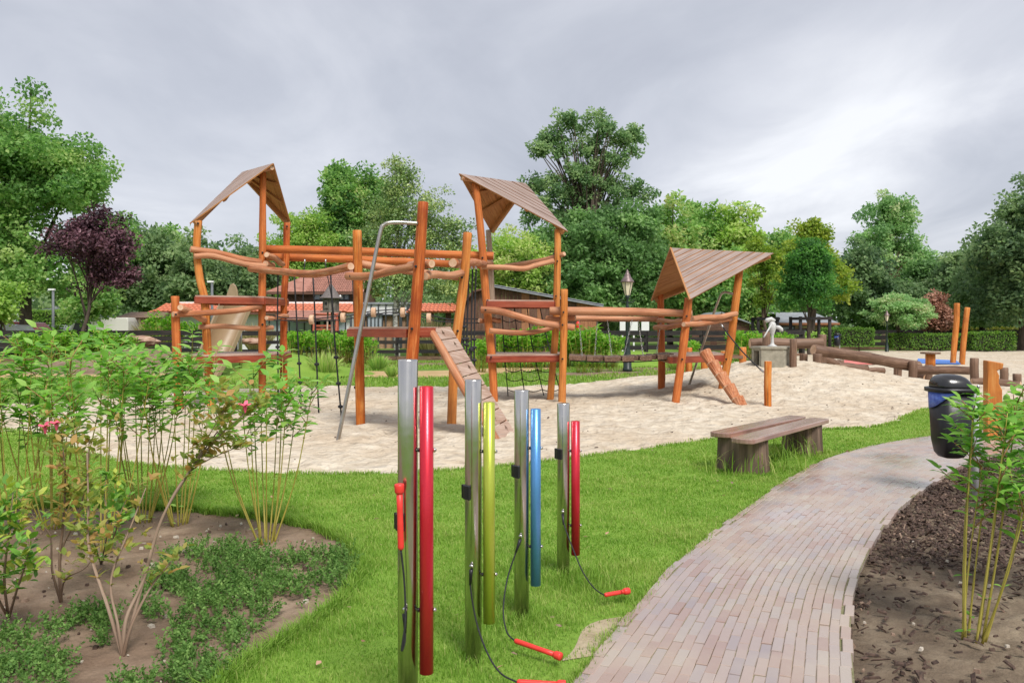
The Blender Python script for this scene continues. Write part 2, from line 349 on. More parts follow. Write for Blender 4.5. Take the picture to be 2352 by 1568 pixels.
# ---------------------------------------------------------------- ground surfaces
def ground_mats():
    global SAND, LAWN, SOIL, MULCHS, GROUND, YPATH, MORTAR, BARE
    m, nt, b, o = new_mat('play_sand'); L = nt.links.new; tc = N(nt, 'ShaderNodeTexCoord'); c = tc.outputs['Object']
    f = tex(nt, c, 3.2, 5., .6, vscale=(1, 1, 1)); g = tex(nt, c, 60., 3.); big = tex(nt, c, .5, 3.)
    foot = tex(nt, c, 5.5, 3., .5, kind='ShaderNodeTexVoronoi', feature='SMOOTH_F1')
    base = ramp(nt, f.outputs[0], [(.3, (.43, .355, .265)), (.5, (.555, .48, .375)), (.72, (.63, .565, .465))])
    base = mixc(nt, mth(nt, 'MULTIPLY', ramp(nt, big.outputs[0], [(.45, 0.), (.62, 1.)]), .45), base, (.45, .345, .235))
    L(base, b.inputs['Base Color']); b.inputs['Roughness'].default_value = .9; b.inputs['Specular IOR Level'].default_value = .15
    hsum = mth(nt, 'ADD', mth(nt, 'MULTIPLY', f.outputs[0], 1.), mth(nt, 'ADD', mth(nt, 'MULTIPLY', foot.outputs[0], .9), mth(nt, 'MULTIPLY', g.outputs[0], .07)))
    bump(nt, b, hsum, .9, .075); SAND = m
    m, nt, b, o = new_mat('lawn_turf'); L = nt.links.new; tc = N(nt, 'ShaderNodeTexCoord'); c = tc.outputs['Object']
    f = tex(nt, c, 1.1, 4.); g = tex(nt, c, 40., 3.)
    base = ramp(nt, f.outputs[0], [(.3, (.16, .28, .04)), (.55, (.21, .34, .055)), (.75, (.29, .36, .085))])
    base = mixc(nt, mth(nt, 'MULTIPLY', g.outputs[0], .6), base, (.12, .21, .03)); L(base, b.inputs['Base Color']); b.inputs['Roughness'].default_value = .9; b.inputs['Specular IOR Level'].default_value = .1
    bump(nt, b, g.outputs[0], .6, .02); LAWN = m
    m, nt, b, o = new_mat('far_ground'); L = nt.links.new; tc = N(nt, 'ShaderNodeTexCoord'); c = tc.outputs['Object']
    f = tex(nt, c, .22, 5.); g = tex(nt, c, 9., 4.)
    base = ramp(nt, f.outputs[0], [(.32, (.26, .20, .13)), (.45, (.17, .24, .06)), (.6, (.15, .27, .045)), (.8, (.20, .29, .08))])
    base = mixc(nt, mth(nt, 'MULTIPLY', g.outputs[0], .55), base, (.06, .11, .02)); L(base, b.inputs['Base Color']); b.inputs['Roughness'].default_value = .95; b.inputs['Specular IOR Level'].default_value = .1
    bump(nt, b, g.outputs[0], .6, .05); GROUND = m
    def earth(name, d, mi, l, s=3.):
        m, nt, b, o = new_mat(name); L = nt.links.new; tc = N(nt, 'ShaderNodeTexCoord'); c = tc.outputs['Object']
        f = tex(nt, c, s, 6., .65); g = tex(nt, c, 45., 4., .6); w_ = tex(nt, c, .9, 3.)
        base = ramp(nt, f.outputs[0], [(.3, d), (.5, mi), (.72, l)]); base = mixc(nt, mth(nt, 'MULTIPLY', ramp(nt, w_.outputs[0], [(.42, 0.), (.6, 1.)]), .5), base, d)
        base = mixc(nt, mth(nt, 'MULTIPLY', g.outputs[0], .35), base, tuple(q * .6 for q in d)); L(base, b.inputs['Base Color'])
        b.inputs['Roughness'].default_value = .85; b.inputs['Specular IOR Level'].default_value = .2
        bump(nt, b, mth(nt, 'ADD', f.outputs[0], mth(nt, 'MULTIPLY', g.outputs[0], .35)), .9, .035); return m
    SOIL = earth('bed_soil', (.15, .098, .066), (.27, .19, .135), (.38, .285, .21))
    MULCHS = earth('mulch_soil', (.10, .072, .050), (.20, .152, .106), (.33, .265, .19), 4.)
    YPATH = earth('yellow_path', (.40, .27, .13), (.52, .37, .19), (.60, .45, .26), 2.)
    BARE = earth('bare_sand', (.34, .27, .17), (.45, .37, .25), (.52, .44, .32), 5.)
    MORTAR = earth('joint_sand', (.17, .18, .07), (.29, .25, .17), (.38, .33, .25), 9.)
ground_mats()
def brick_mat(name, use_tint):
    m, nt, b, o = new_mat(name); L = nt.links.new; tc = N(nt, 'ShaderNodeTexCoord'); geo = N(nt, 'ShaderNodeNewGeometry')
    if use_tint: k = lcn(nt, 'tint').outputs['Fac']
    else: k = N(nt, 'ShaderNodeObjectInfo').outputs['Random']
    c = ramp(nt, k, [(.0, (0.308, 0.194, 0.167)), (.25, (0.362, 0.254, 0.221)), (.5, (0.373, 0.292, 0.265)), (.7, (0.340, 0.281, 0.275)), (.88, (0.286, 0.238, 0.248)), (1., (0.410, 0.351, 0.302))])
    pos = geo.outputs['Position']
    g = tex(nt, pos, 26., 5.); d = tex(nt, pos, 1.5, 4.)
    c = mixc(nt, mth(nt, 'MULTIPLY', g.outputs[0], .5), c, (.30, .235, .20))
    c = mixc(nt, mth(nt, 'MULTIPLY', ramp(nt, d.outputs[0], [(.42, 0.), (.62, 1.)]), .4), c, (.47, .40, .31))   # sand trodden into the bricks
    L(c, b.inputs['Base Color'])
    wet = tex(nt, pos, .75, 4., .5)
    L(ramp(nt, wet.outputs[0], [(.38, .10), (.5, .2), (.64, .42)]), b.inputs['Roughness']); b.inputs['Specular IOR Level'].default_value = .6
    bump(nt, b, g.outputs[0], .15, .002); return m
BRICK, BRICKS = brick_mat('brick_single', False), brick_mat('brick_mass', True)

def sheet(name, outline, z, mat, kind='structure', parent=None):
    import bmesh
    bm = bmesh.new(); f = bm.faces.new([bm.verts.new((p[0], p[1], z)) for p in outline]); bmesh.ops.triangulate(bm, faces=[f])
    me = bpy.data.meshes.new(name); bm.to_mesh(me); bm.free(); me.materials.append(mat)
    if me.polygons and me.polygons[0].normal.z < 0: me.flip_normals()
    o = bpy.data.objects.new(name, me); col.objects.link(o)
    if kind: o['kind'] = kind
    return o
# big ground to the horizon
tag(sheet('ground', [(-700, -60), (700, -60), (700, 1200), (-700, 1200)], -.05, GROUND))

# sand pit: a height field with the pump mound
def sand_h(x, y):
    m = .62 * np.exp(-(((x - 6.6) / 2.6) ** 2 + ((y - 20.6) / 3.0) ** 2)) + .12 * np.exp(-(((x - 9.2) / 2.4) ** 2 + ((y - 20.8) / 2.0) ** 2)) + .10 * np.exp(-(((x - 4.0) / 1.6) ** 2 + ((y - 17.6) / 1.4) ** 2))
    r = .022 * noise2(x, y, 3.1, 1) + .020 * noise2(x, y, 7.9, 2) + .014 * noise2(x, y, 1.2, 3)
    return m + r
def gz(x, y): return float(sand_h(np.array([x]), np.array([y]))[0])
near_edge = [G(*q) for q in ((-260, 985), (-60, 985), (80, 1002), (180, 1042), (300, 1070), (450, 1084), (640, 1093), (780, 1096), (915, 1093), (1100, 1081), (1280, 1062), (1450, 1040), (1640, 1013), (1780, 1000), (1900, 991), (1990, 987), (2050, 977), (2085, 960), (2140, 938), (2200, 930), (2352, 926), (2700, 920))]
far_edge = [G(*q) for q in ((-260, 940), (60, 925), (300, 908), (500, 898), (640, 891), (900, 889), (1140, 890), (1320, 882), (1480, 868), (1600, 851))] + [Vector((8.6, 33, 0)), Vector((13.5, 42, 0)), Vector((18, 49.5, 0)), Vector((30, 50, 0)), Vector((48, 49, 0))]
near_s, far_s = smooth_line(near_edge, 6), smooth_line(far_edge, 6)
sand_poly = [(p.x, p.y) for p in near_s] + [(48, 14)] + [(p.x, p.y) for p in reversed(far_s)]
def sand_mesh():
    polys, Vs, nb = [], [], 0
    for (x0, x1, y0, y1, st) in ((-16, 14, 7.6, 24, .085), (-16, 50, 24, 52, .4), (14, 50, 7.6, 24, .4)):
        nx, ny = int(round((x1 - x0) / st)), int(round((y1 - y0) / st))
        X, Y = np.meshgrid(np.linspace(x0, x1, nx + 1), np.linspace(y0, y1, ny + 1))
        keep = np.zeros((ny + 1, nx + 1), bool)
        for dx, dy in ((.25, 0), (-.25, 0), (0, .3), (0, -.3), (0, 0)):
            keep |= in_poly(X.ravel() + dx, Y.ravel() + dy, sand_poly).reshape(X.shape)
        idx = np.arange(X.size).reshape(X.shape) + nb
        k = keep[:-1, :-1] & keep[1:, 1:] & keep[:-1, 1:] & keep[1:, :-1]
        polys.append(np.stack([idx[:-1, :-1][k], idx[:-1, 1:][k], idx[1:, 1:][k], idx[1:, :-1][k]], 1))
        Z = sand_h(X.ravel(), Y.ravel()).reshape(X.shape)
        if st < .2:      # footprints and dug hollows
            g = np.random.default_rng(17)
            for fx, fy, fr, fd in zip(g.uniform(-9, 12, 900), g.uniform(8.6, 22, 900), g.uniform(.08, .2, 900), g.uniform(.012, .035, 900)):
                i0, i1 = max(0, int((fx - .6 - x0) / st)), int((fx + .6 - x0) / st); j0, j1 = max(0, int((fy - .6 - y0) / st)), int((fy + .6 - y0) / st)
                q = ((X[j0:j1, i0:i1] - fx) ** 2 + ((Y[j0:j1, i0:i1] - fy) / 1.3) ** 2) / fr ** 2; Z[j0:j1, i0:i1] += fd * (-np.exp(-q) + .45 * np.exp(-((np.sqrt(q) - 1.5) / .45) ** 2))
        Vs.append(np.stack([X.ravel(), Y.ravel(), Z.ravel()], 1)); nb += X.size
    return np_mesh('sand_pit', np.concatenate(Vs), polys, [SAND], smooth=True)
tag(np_obj('sand_pit', sand_mesh()), kind='structure')

# brick path outline
path_l = smooth_line([(-.52, 1.7, 0), (-.10, 2.7, 0), (.29, 3.58, 0), (.63, 4.365, 0), (1.07, 5.31, 0), (1.83, 6.63, 0), (2.70, 8.08, 0), (3.55, 9.31, 0), (4.55, 10.36, 0), (5.89, 11.36, 0), (7.6, 12.2, 0), (10., 13., 0)], 8)
path_r = smooth_line([(.72, 1.55, 0), (1.10, 2.55, 0), (1.47, 3.55, 0), (1.74, 4.24, 0), (2.12, 5.04, 0), (2.92, 6.40, 0), (3.93, 7.78, 0), (4.95, 9.0, 0), (5.75, 9.72, 0), (6.85, 10.42, 0), (8.2, 11.02, 0), (10.3, 11.7, 0)], 8)
# left flower bed outline (lawn side)
bed_edge = smooth_line([G(*q) for q in ((-420, 1150), (-200, 1160), (0, 1168), (160, 1166), (330, 1170), (450, 1178), (560, 1190), (680, 1208), (760, 1232), (812, 1266), (828, 1305), (812, 1355), (768, 1405), (700, 1455), (620, 1505), (540, 1560), (450, 1640), (330, 1800))], 5)
bed_poly = [(p.x, p.y) for p in bed_edge] + [(-1.6, 1.2), (-8., 1.2), (-9.5, 6.5)]
lawn_poly = [(p.x, p.y) for p in near_s] + [(p.x, p.y) for p in reversed(path_l)][0:] + [(-.9, 1.2)] + [(p.x, p.y) for p in reversed(bed_edge)]
LZ = .03
lawn_out = [(p.x, p.y) for p in near_s if p.x < 13] + [(13, 14.2)] + [(p.x, p.y) for p in reversed(path_l)] + [(-.9, 1.2), (-1.4, 1.25)] + [(p.x, p.y) for p in reversed(bed_edge)] + [(-14, 7), (-14, 12)]
tag(sheet('lawn', lawn_out, LZ, LAWN))
# bed soil with clods
def grid_sheet(name, poly, zf, mat, st, y_max=None):
    xs = [p[0] for p in poly]; ys = [p[1] for p in poly]
    nx, ny = int((max(xs) - min(xs)) / st) + 1, int((max(ys) - min(ys)) / st) + 1
    X, Y = np.meshgrid(np.linspace(min(xs), max(xs), nx + 1), np.linspace(min(ys), max(ys), ny + 1))
    k0 = np.zeros(X.shape, bool)
    for dx, dy in ((0, 0), (.16, 0), (-.16, 0), (0, .16), (0, -.16)): k0 |= in_poly(X.ravel() + dx, Y.ravel() + dy, poly).reshape(X.shape)
    idx = np.arange(X.size).reshape(X.shape); k = k0[:-1, :-1] & k0[1:, 1:] & k0[:-1, 1:] & k0[1:, :-1]
    F = np.stack([idx[:-1, :-1][k], idx[:-1, 1:][k], idx[1:, 1:][k], idx[1:, :-1][k]], 1)
    return tag(np_obj(name, np_mesh(name, np.stack([X.ravel(), Y.ravel(), zf(X.ravel(), Y.ravel())], 1), [F], [mat], smooth=True)), kind='structure')
grid_sheet('flower_bed', bed_poly, lambda x, y: .004 + .012 * noise2(x, y, 9, 4) + .010 * noise2(x, y, 23, 5), SOIL, .03)
mulch_poly = [(p.x, p.y) for p in path_r] + [(11, 11.4), (11, 1.2), (.8, 1.2)]
grid_sheet('mulch_bed', mulch_poly, lambda x, y: -.012 + .016 * noise2(x, y, 8, 6) + .009 * noise2(x, y, 21, 7), MULCHS, .035)
# worn bare patch where the lawn meets the path
bp = G(1405, 1472)
tag(sheet('bare_patch', [(bp.x + .155 * math.cos(a) * (1 + .25 * math.sin(3 * a)) + .22 * math.sin(a), bp.y + .36 * math.sin(a) * (1 + .2 * math.sin(2 * a + 1))) for a in np.linspace(0, 6.283, 40)[:-1]], LZ + .004, BARE))
# yellow walk and soil beds behind the sand
yp = smooth_line([G(-100, 868), G(300, 862), G(560, 860), G(800, 863), G(1000, 864), G(1140, 856), G(1260, 846), G(1340, 838)], 6)
yq = smooth_line([G(-100, 852), G(300, 849), G(560, 848), G(800, 850), G(1000, 849), G(1140, 843), G(1260, 838), G(1345, 834)], 6)
tag(sheet('yellow_walk', [(p.x, p.y) for p in yp] + [(p.x, p.y) for p in reversed(yq)], -.03, YPATH))
def blob(cx, cy, rx, ry, n=30, seed=0): return [(cx + rx * math.cos(a) * (1 + .12 * math.sin(3 * a + seed)), cy + ry * math.sin(a) * (1 + .12 * math.sin(2 * a + seed))) for a in np.linspace(0, 6.283, n + 1)[:-1]]
for cx, cy, rx, ry, sd_ in ((-6.5, 33.2, 4.5, 2.0, 1), (-17, 33.2, 6, 2.4, 2), (5, 30.5, 3.6, 2.2, 3), (3.6, 26.6, 2.2, 1.5, 4)):
    tag(sheet('soil_bed', blob(cx, cy, rx, ry, seed=sd_), -.035, SOIL))
def mound(name, cx, cy, rx, ry, h, mat, seed=0):
    poly = blob(cx, cy, rx, ry, seed=seed)
    def zf(x, y): return -.06 + h * np.clip(1.15 * np.exp(-(((x - cx) / rx) ** 2 + ((y - cy) / ry) ** 2) * 2.2) - .13, 0, 1) + .02 * noise2(x, y, 5, seed)
    return grid_sheet(name, poly, zf, mat, .15)
mound('grass_mound', -13.4, 29.5, 5.0, 3.2, .75, SOIL, 5)
mound('grass_mound', -7.6, 26.6, 3.4, 3.0, .7, LAWN, 6)
mound('grass_mound', 4.6, 33.0, 4.2, 2.4, .55, LAWN, 7)

# bricks of the path
def lay_bricks():
    tag(sheet('brick_path', [(p.x, p.y) for p in path_l] + [(p.x, p.y) for p in reversed(path_r)], .0405, MORTAR))
    root = bpy.data.objects['brick_path']
    n = len(path_l); mid = [(a + b) / 2 for a, b in zip(path_l, path_r)]
    s = np.concatenate([[0], np.cumsum([(mid[i + 1] - mid[i]).length for i in range(n - 1)])])
    LX, LY = np.array([p.x for p in path_l]), np.array([p.y for p in path_l]); RX, RY = np.array([p.x for p in path_r]), np.array([p.y for p in path_r])
    rows, bl = 22, .19; out = []
    for j in range(rows):
        f = (j + .5) / rows; off = (j % 2) * .5 + random.uniform(-.08, .08)
        for k in range(int(s[-1] / bl)):
            c = (k + off + .5) * bl
            if c + bl > s[-1]: continue
            def pt(q):
                lx, ly, rx, ry = (np.interp(q, s, A) for A in (LX, LY, RX, RY)); return lx + (rx - lx) * f, ly + (ry - ly) * f
            a, b = pt(c - bl / 2), pt(c + bl / 2); x, y = pt(c)
            if j in (0, rows - 1): jj = random.gauss(0, .006); x += jj; y -= jj
            wdt = math.hypot(np.interp(c, s, RX) - np.interp(c, s, LX), np.interp(c, s, RY) - np.interp(c, s, LY)) / rows
            if y < 2.9 or y > 13: continue
            L = math.hypot(b[0] - a[0], b[1] - a[1])
            out.append((x, y, math.atan2(b[1] - a[1], b[0] - a[0]) + random.gauss(0, .012), L - .005, wdt - .004, random.gauss(0, .0015) + (.004 if j in (0, rows - 1) else 0), j))
    out.sort(key=lambda q: (q[1] + (5 if not -.62 < (q[0]) / q[1] < .62 else 0)))
    vis = [q for q in out if q[1] > 3.5 and abs(q[0] / q[1]) < .63]; hid = [q for q in out if q not in set(vis)]
    # one bevelled brick mesh, unit length and width
    def brick_v(L, W):
        b = .0035; hx, hy = L / 2, W / 2
        v = [(-hx, -hy, -.045), (hx, -hy, -.045), (hx, hy, -.045), (-hx, hy, -.045), (-hx, -hy, -b), (hx, -hy, -b), (hx, hy, -b), (-hx, hy, -b), (-hx + b, -hy + b, 0), (hx - b, -hy + b, 0), (hx - b, hy - b, 0), (-hx + b, hy - b, 0)]
        f = [(0, 1, 5, 4), (1, 2, 6, 5), (2, 3, 7, 6), (3, 0, 4, 7), (4, 5, 9, 8), (5, 6, 10, 9), (6, 7, 11, 10), (7, 4, 8, 11), (8, 9, 10, 11)]
        return v, f
    v, f = brick_v(.198, .054); me = bpy.data.meshes.new('brick'); me.from_pydata(v, [], f); me.materials.append(BRICK)
    for q in vis[:300]:
        o = bpy.data.objects.new('brick', me); col.objects.link(o); o.parent = root
        o.location = (q[0], q[1], .046 + q[5]); o.rotation_euler = (random.gauss(0, .012), random.gauss(0, .006), q[2]); o.scale = (q[3] / .198, q[4] / .054, 1)
    V, F, T = [], [], []
    fa = np.array(f)
    for i, q in enumerate(vis[300:] + hid):
        vv = np.array(brick_v(q[3], q[4])[0]); c, s_ = math.cos(q[2]), math.sin(q[2])
        V.append(np.stack([vv[:, 0] * c - vv[:, 1] * s_ + q[0], vv[:, 0] * s_ + vv[:, 1] * c + q[1], vv[:, 2] + .046 + q[5]], 1)); F.append(fa + 12 * i); T += [random.random()] * 12
    tag(np_obj('bricks', np_mesh('bricks', np.concatenate(V), [np.concatenate(F)], [BRICKS], T), root), kind='stuff')
lay_bricks()
# ---------------------------------------------------------------- the log climbing frame (bolted together: one thing)
frame = empty('log_climber', (-1., 15., 0), 'orange log climbing frame of three pitched-roof towers linked by long beams, standing in sand', 'climbing frame')
def crooked(a, b, bend=.03, n=7):
    a, b = Vector(a), Vector(b); L = (b - a).length; d = (b - a).normalized()
    s1 = d.cross(Vector((0, 0, 1)) if abs(d.z) < .8 else Vector((1, 0, 0))).normalized(); s2 = d.cross(s1)
    p1, p2 = random.random() * 6.28, random.random() * 6.28
    return [a.lerp(b, i / (n - 1)) + (s1 * math.sin(p1 + i * 1.1) + s2 * math.sin(p2 + i * .9)) * bend * math.sin(math.pi * i / (n - 1)) for i in range(n)]
def log(name, pts, r0, r1=None, mat=None, parent=None, n=12, wob=.03, bend=.03):
    pts = [Vector(p) for p in pts]
    if len(pts) == 2: pts = crooked(*pts, bend=bend)
    else: pts = smooth_line(pts, 4)
    r1 = r1 or r0; k = len(pts); rad = [r0 + (r1 - r0) * i / (k - 1) + random.gauss(0, r0 * .025) for i in range(k)]
    m = MB(); m.tube(pts, rad, n, 0, 1, wob=wob, round_=.012)
    return m.build(name, [mat or WOOD, CUT], parent or frame)
def bolt(p, towards=Vector((0, -1, 0)), r=.02, parent=None):
    m = MB(); m.lathe([(r, -.01), (r, .01), (r * .6, .018)], p, 10, axis=towards); return m.build('bolt', [BOLT], parent or frame)
def post(pxs, Y, w, mat=WOOD, dY=0.):
    """post given by photo points from top to base; w diameter in metres"""
    n = len(pxs); pts = [P(x, y, Y + dY * (1 - i / (n - 1))) for i, (x, y) in enumerate(pxs)]
    b = pts[-1]; b.z = gz(b.x, b.y) - .25
    o = log('post', pts, w / 2 * .95, w / 2 * 1.05, mat)
    return o
# left tower
post([(402, 680), (404, 760), (408, 850), (413, 945)], 15.2, .16)
post([(456, 506), (452, 570), (459, 640), (470, 690), (475, 780), (482, 890), (486, 931)], 16.0, .155, WOODY)
post([(604, 396), (603, 560), (602, 720), (603, 920)], 16.7, .145)
post([(659, 512), (657, 600), (652, 700), (651, 800), (652, 912)], 17.7, .15)
# platform between the towers
post([(820, 529), (822, 640), (825, 800), (829, 974)], 12.85, .145, WOODY)
post([(972, 464), (962, 620), (948, 800), (930, 1000)], 11.6, .16)
post([(1074, 534), (1066, 640), (1048, 780), (1041, 870), (1036, 972)], 13.0, .145, WOODY)
# middle tower
post([(1092, 420), (1105, 540), (1118, 700), (1130, 830), (1136, 922)], 16.7, .16)
post([(1281, 526), (1280, 620), (1276, 760), (1268, 860), (1262, 917)], 17.1, .145, WOODY)
post([(1122, 528), (1128, 640), (1132, 780), (1133, 909)], 18.0, .13, WOODG)
post([(1296, 664), (1295, 760), (1293, 840), (1290, 926)], 16.55, .15, WOODY)
# small tower
post([(1517, 672), (1519, 780), (1520, 850), (1518, 906)], 18.4, .155)
post([(1582, 684), (1576, 740), (1566, 820), (1548, 928)], 16.2, .16)
post([(1700, 612), (1690, 690), (1676, 800), (1653, 915)], 17.45, .165, WOODY)
def rail(a, b, Ya, Yb, w=.12, mat=WOODR, mids=(), bend=.03):
    pts = [P(*a, Ya)] + [P(q[0], q[1], q[2]) for q in mids] + [P(*b, Yb)]
    return log('log_rail', pts, w / 2, w / 2 * .95, mat, bend=bend)
# left tower rails
rail((437, 572), (600, 601), 15.85, 16.55, .115)
rail((446, 589), (612, 611), 15.85, 16.5, .115, mids=((490, 588, 16.0), (560, 606, 16.3)))
rail((612, 585), (650, 607), 16.5, 17.5, .12); rail((610, 606), (627, 609), 16.55, 17.4, .12)
rail((397, 722), (600, 703), 15.05, 16.5, .115, mids=((480, 718, 15.6), (545, 713, 16.1)))
rail((414, 706), (470, 735), 15.0, 15.9, .12); rail((457, 751), (628, 752), 15.85, 16.85, .10)
rail((612, 730), (660, 726), 16.6, 17.6, .10)
# rail that runs from the left tower to the platform posts
rail((575, 617), (806, 612), 16.2, 12.72, .135, mids=((640, 623, 15.3), (720, 629, 14.0)))
rail((797, 634), (953, 612), 12.72, 11.75, .125, mids=((850, 634, 12.4), (900, 622, 12.1)))
rail((828, 606), (1054, 637), 12.95, 13.1, .115, mids=((900, 617, 12.95),))
rail((975, 634), (1060, 627), 11.65, 12.95, .125); rail((992, 606), (940, 610), 11.6, 12.3, .12); rail((1040, 604), (1112, 606), 12.9, 16.5, .145)
# twin beams
rail((606, 572), (1134, 588), 16.9, 16.85, .17, WOOD, mids=((780, 576, 16.9), (980, 583, 16.9)), bend=.015)
rail((612, 590), (1134, 610), 17.85, 17.85, .165, WOOD, mids=((760, 594, 17.85), (930, 601, 17.85)), bend=.015)
# middle tower rails
rail((1106, 613), (1272, 599), 16.55, 16.95, .11, mids=((1160, 614, 16.6), (1202, 617, 16.7), (1235, 608, 16.85)))
rail((1160, 611), (1297, 583), 17.9, 17.0, .10, mids=((1210, 604, 17.6), (1260, 594, 17.3)))
rail((1104, 711), (1320, 752), 16.5, 16.65, .135, mids=((1150, 715, 16.5), (1230, 738, 16.6), (1280, 747, 16.65)))
rail((1124, 759), (1270, 752), 16.5, 16.95, .11, mids=((1180, 764, 16.6), (1230, 762, 16.8)))
rail((1100, 736), (1150, 737), 16.75, 17.0, .10); rail((1095, 602), (1128, 603), 16.9, 17.8, .11)
rail((1254, 731), (1322, 730), 16.95, 16.8, .11)
# twin beams to the small tower
rail((1262, 714), (1590, 720), 16.75, 16.4, .165, mids=((1400, 715, 16.7), (1500, 717, 16.6)), bend=.015)
rail((1300, 731), (1512, 733), 17.6, 18.2, .12, mids=((1400, 732, 17.9),), bend=.015)
# small tower rails
rail((1570, 745), (1678, 732), 16.05, 17.3, .11, mids=((1620, 742, 16.6),)); rail((1590, 733), (1692, 720), 16.3, 17.3, .115)
rail((1505, 752), (1572, 744), 18.2, 16.35, .12); rail((1510, 737), (1570, 735), 18.2, 16.4, .10)
# bolts seen on the posts
for x, y, Y in ((603, 580, 16.62), (603, 745, 16.62), (455, 513, 15.9), (659, 520, 17.6), (652, 694, 17.6), (946, 755, 11.5), (955, 612, 11.51), (1061, 637, 12.9), (1051, 760, 12.9), (1108, 592, 16.6), (1280, 600, 17.0), (1277, 680, 17.0), (1294, 717, 16.45), (1292, 746, 16.45), (1292, 824, 16.45), (1128, 820, 16.45), (1272, 583, 17.0), (1577, 726, 16.1), (1567, 825, 16.1), (1680, 726, 17.35), (1668, 825, 17.35), (1120, 690, 16.6), (1115, 712, 16.4), (805, 634, 12.6), (404, 722, 14.95), (478, 818, 15.75)):
    bolt(P(x, y, Y))

# pitched roofs: two triangular board panels meeting at a ridge, each with its lower corner on a post
def roof(apex_f, apex_b, left, right, n, par_l, par_r):
    """par: which edge the boards run along, 'f' (front apex - corner) or 'b' (back apex - corner)"""
    ridge = MB(); ridge.tube([apex_f.lerp(apex_b, .04) - Vector((0, 0, .075)), apex_f.lerp(apex_b, .96) - Vector((0, 0, .075))], .045, 8, 0, 1)
    rf = ridge.build('roof', [WOODR, CUT], frame)
    for cor, par in ((left, par_l), (right, par_r)):
        A, B, C = apex_f, apex_b, cor
        nr = (B - A).cross(C - A).normalized()
        if nr.z < 0: nr = -nr
        p, q, r = (A, C, B) if par == 'f' else (B, C, A)     # boards parallel to p-q, apex r
        e = (q - p).normalized(); hgt = ((r - p) - e * (r - p).dot(e)).length
        for k in range(n):
            t0, t1 = k / n, (k + 1) / n - .001 / hgt
            poly = [p.lerp(r, t0), q.lerp(r, t0), q.lerp(r, t1), p.lerp(r, t1)]
            if k == n - 1: poly = poly[:2] + [p.lerp(r, .997)] if (poly[2] - poly[3]).length < .02 else poly
            ph = random.random() * 9; dr = random.gauss(0, .0015)
            lc = [((pt - p).dot(nr.cross(e)) + ph, ph, (pt - p).dot(e) + ph * 2) for pt in poly]
            tg = .017 / hgt; up_ = [p.lerp(r, t0), q.lerp(r, t0), q.lerp(r, max(t0, t1 - tg)), p.lerp(r, max(t0, t1 - tg))] if len(poly) == 4 else poly
            m = MB(); m.slab([pt + nr * (.014 + dr) for pt in up_], nr, .013, 1, 0, lc); th_ = .5 / n; lo = [p.lerp(r, min(1, t0 + th_)), q.lerp(r, min(1, t0 + th_)), q.lerp(r, min(.998, t1 + th_ - .006 / hgt)), p.lerp(r, min(.998, t1 + th_ - .006 / hgt))]
            if k < n - 1: m.slab([pt + nr * (.0005 + dr) for pt in lo], nr, .012, 1, 1, lc)
            if k == 0: m.slab([pt + nr * (.0005 + dr) for pt in (p, q, q.lerp(r, th_ * .98), p.lerp(r, th_ * .98))], nr, .012, 1, 1, lc)
            m.build('board', [ROOFT, ROOFU], rf)
        # battens under the boards
        for t in (.3, .62):
            a, b = p.lerp(r, .04).lerp(q.lerp(r, .04), t), p.lerp(q, t).lerp(r, .86 if t < .5 else .8)
            d = (b - a).normalized(); Rm = Matrix((d, nr.cross(d), nr)).transposed()
            m = MB(); m.box((a + b) / 2 - nr * .034, ((b - a).length, .07, .04), Rm); m.build('batten', [ROOFU], rf)
        # rafter along the far edge
        a, b = B.lerp(C, .03), B.lerp(C, .97); d = (b - a).normalized(); Rm = Matrix((d, nr.cross(d), nr)).transposed()
        inw = (A - (a + b) / 2); inw = (inw - nr * inw.dot(nr)); inw = (inw - d * inw.dot(d)).normalized()
        m = MB(); m.box((a + b) / 2 - nr * .06 + inw * .05, ((b - a).length, .06, .09), Rm); m.build('rafter', [ROOFU], rf)
    return rf
def PZ(x, y, z):       # photo pixel at a known height above the eye
    Y = (z - H) * D / (HY - y); return Vector(((x - CX) / D * Y, Y, z))
roof(PZ(628, 376, 4.75), PZ(557, 396, 4.75), P(436, 514, 15.85), P(668, 516, 17.9), 9, 'f', 'f')
roof(PZ(1054, 400, 4.55), PZ(1207, 422, 4.55), P(1128, 533, 18.1), P(1304, 533, 17.0), 9, 'f', 'f')
roof(PZ(1540, 570, 3.1), PZ(1776, 582, 3.1), P(1496, 690, 18.5), P(1584, 688, 15.95), 10, 'b', 'b')
# pale trim boards on the front gable edge of the small tower
for a, b in ((PZ(1540, 570, 3.1), P(1584, 688, 15.95)), (PZ(1540, 570, 3.1), P(1496, 690, 18.5))):
    d = (b - a).normalized(); Rm = frame_of(d, Vector((0, -1, .2)).normalized()); m = MB(); m.box((a + b) / 2 + Vector((0, -.02, .0)), ((b - a).length, .03, .045), Rm); m.build('gable_trim', [ROOFU], frame)

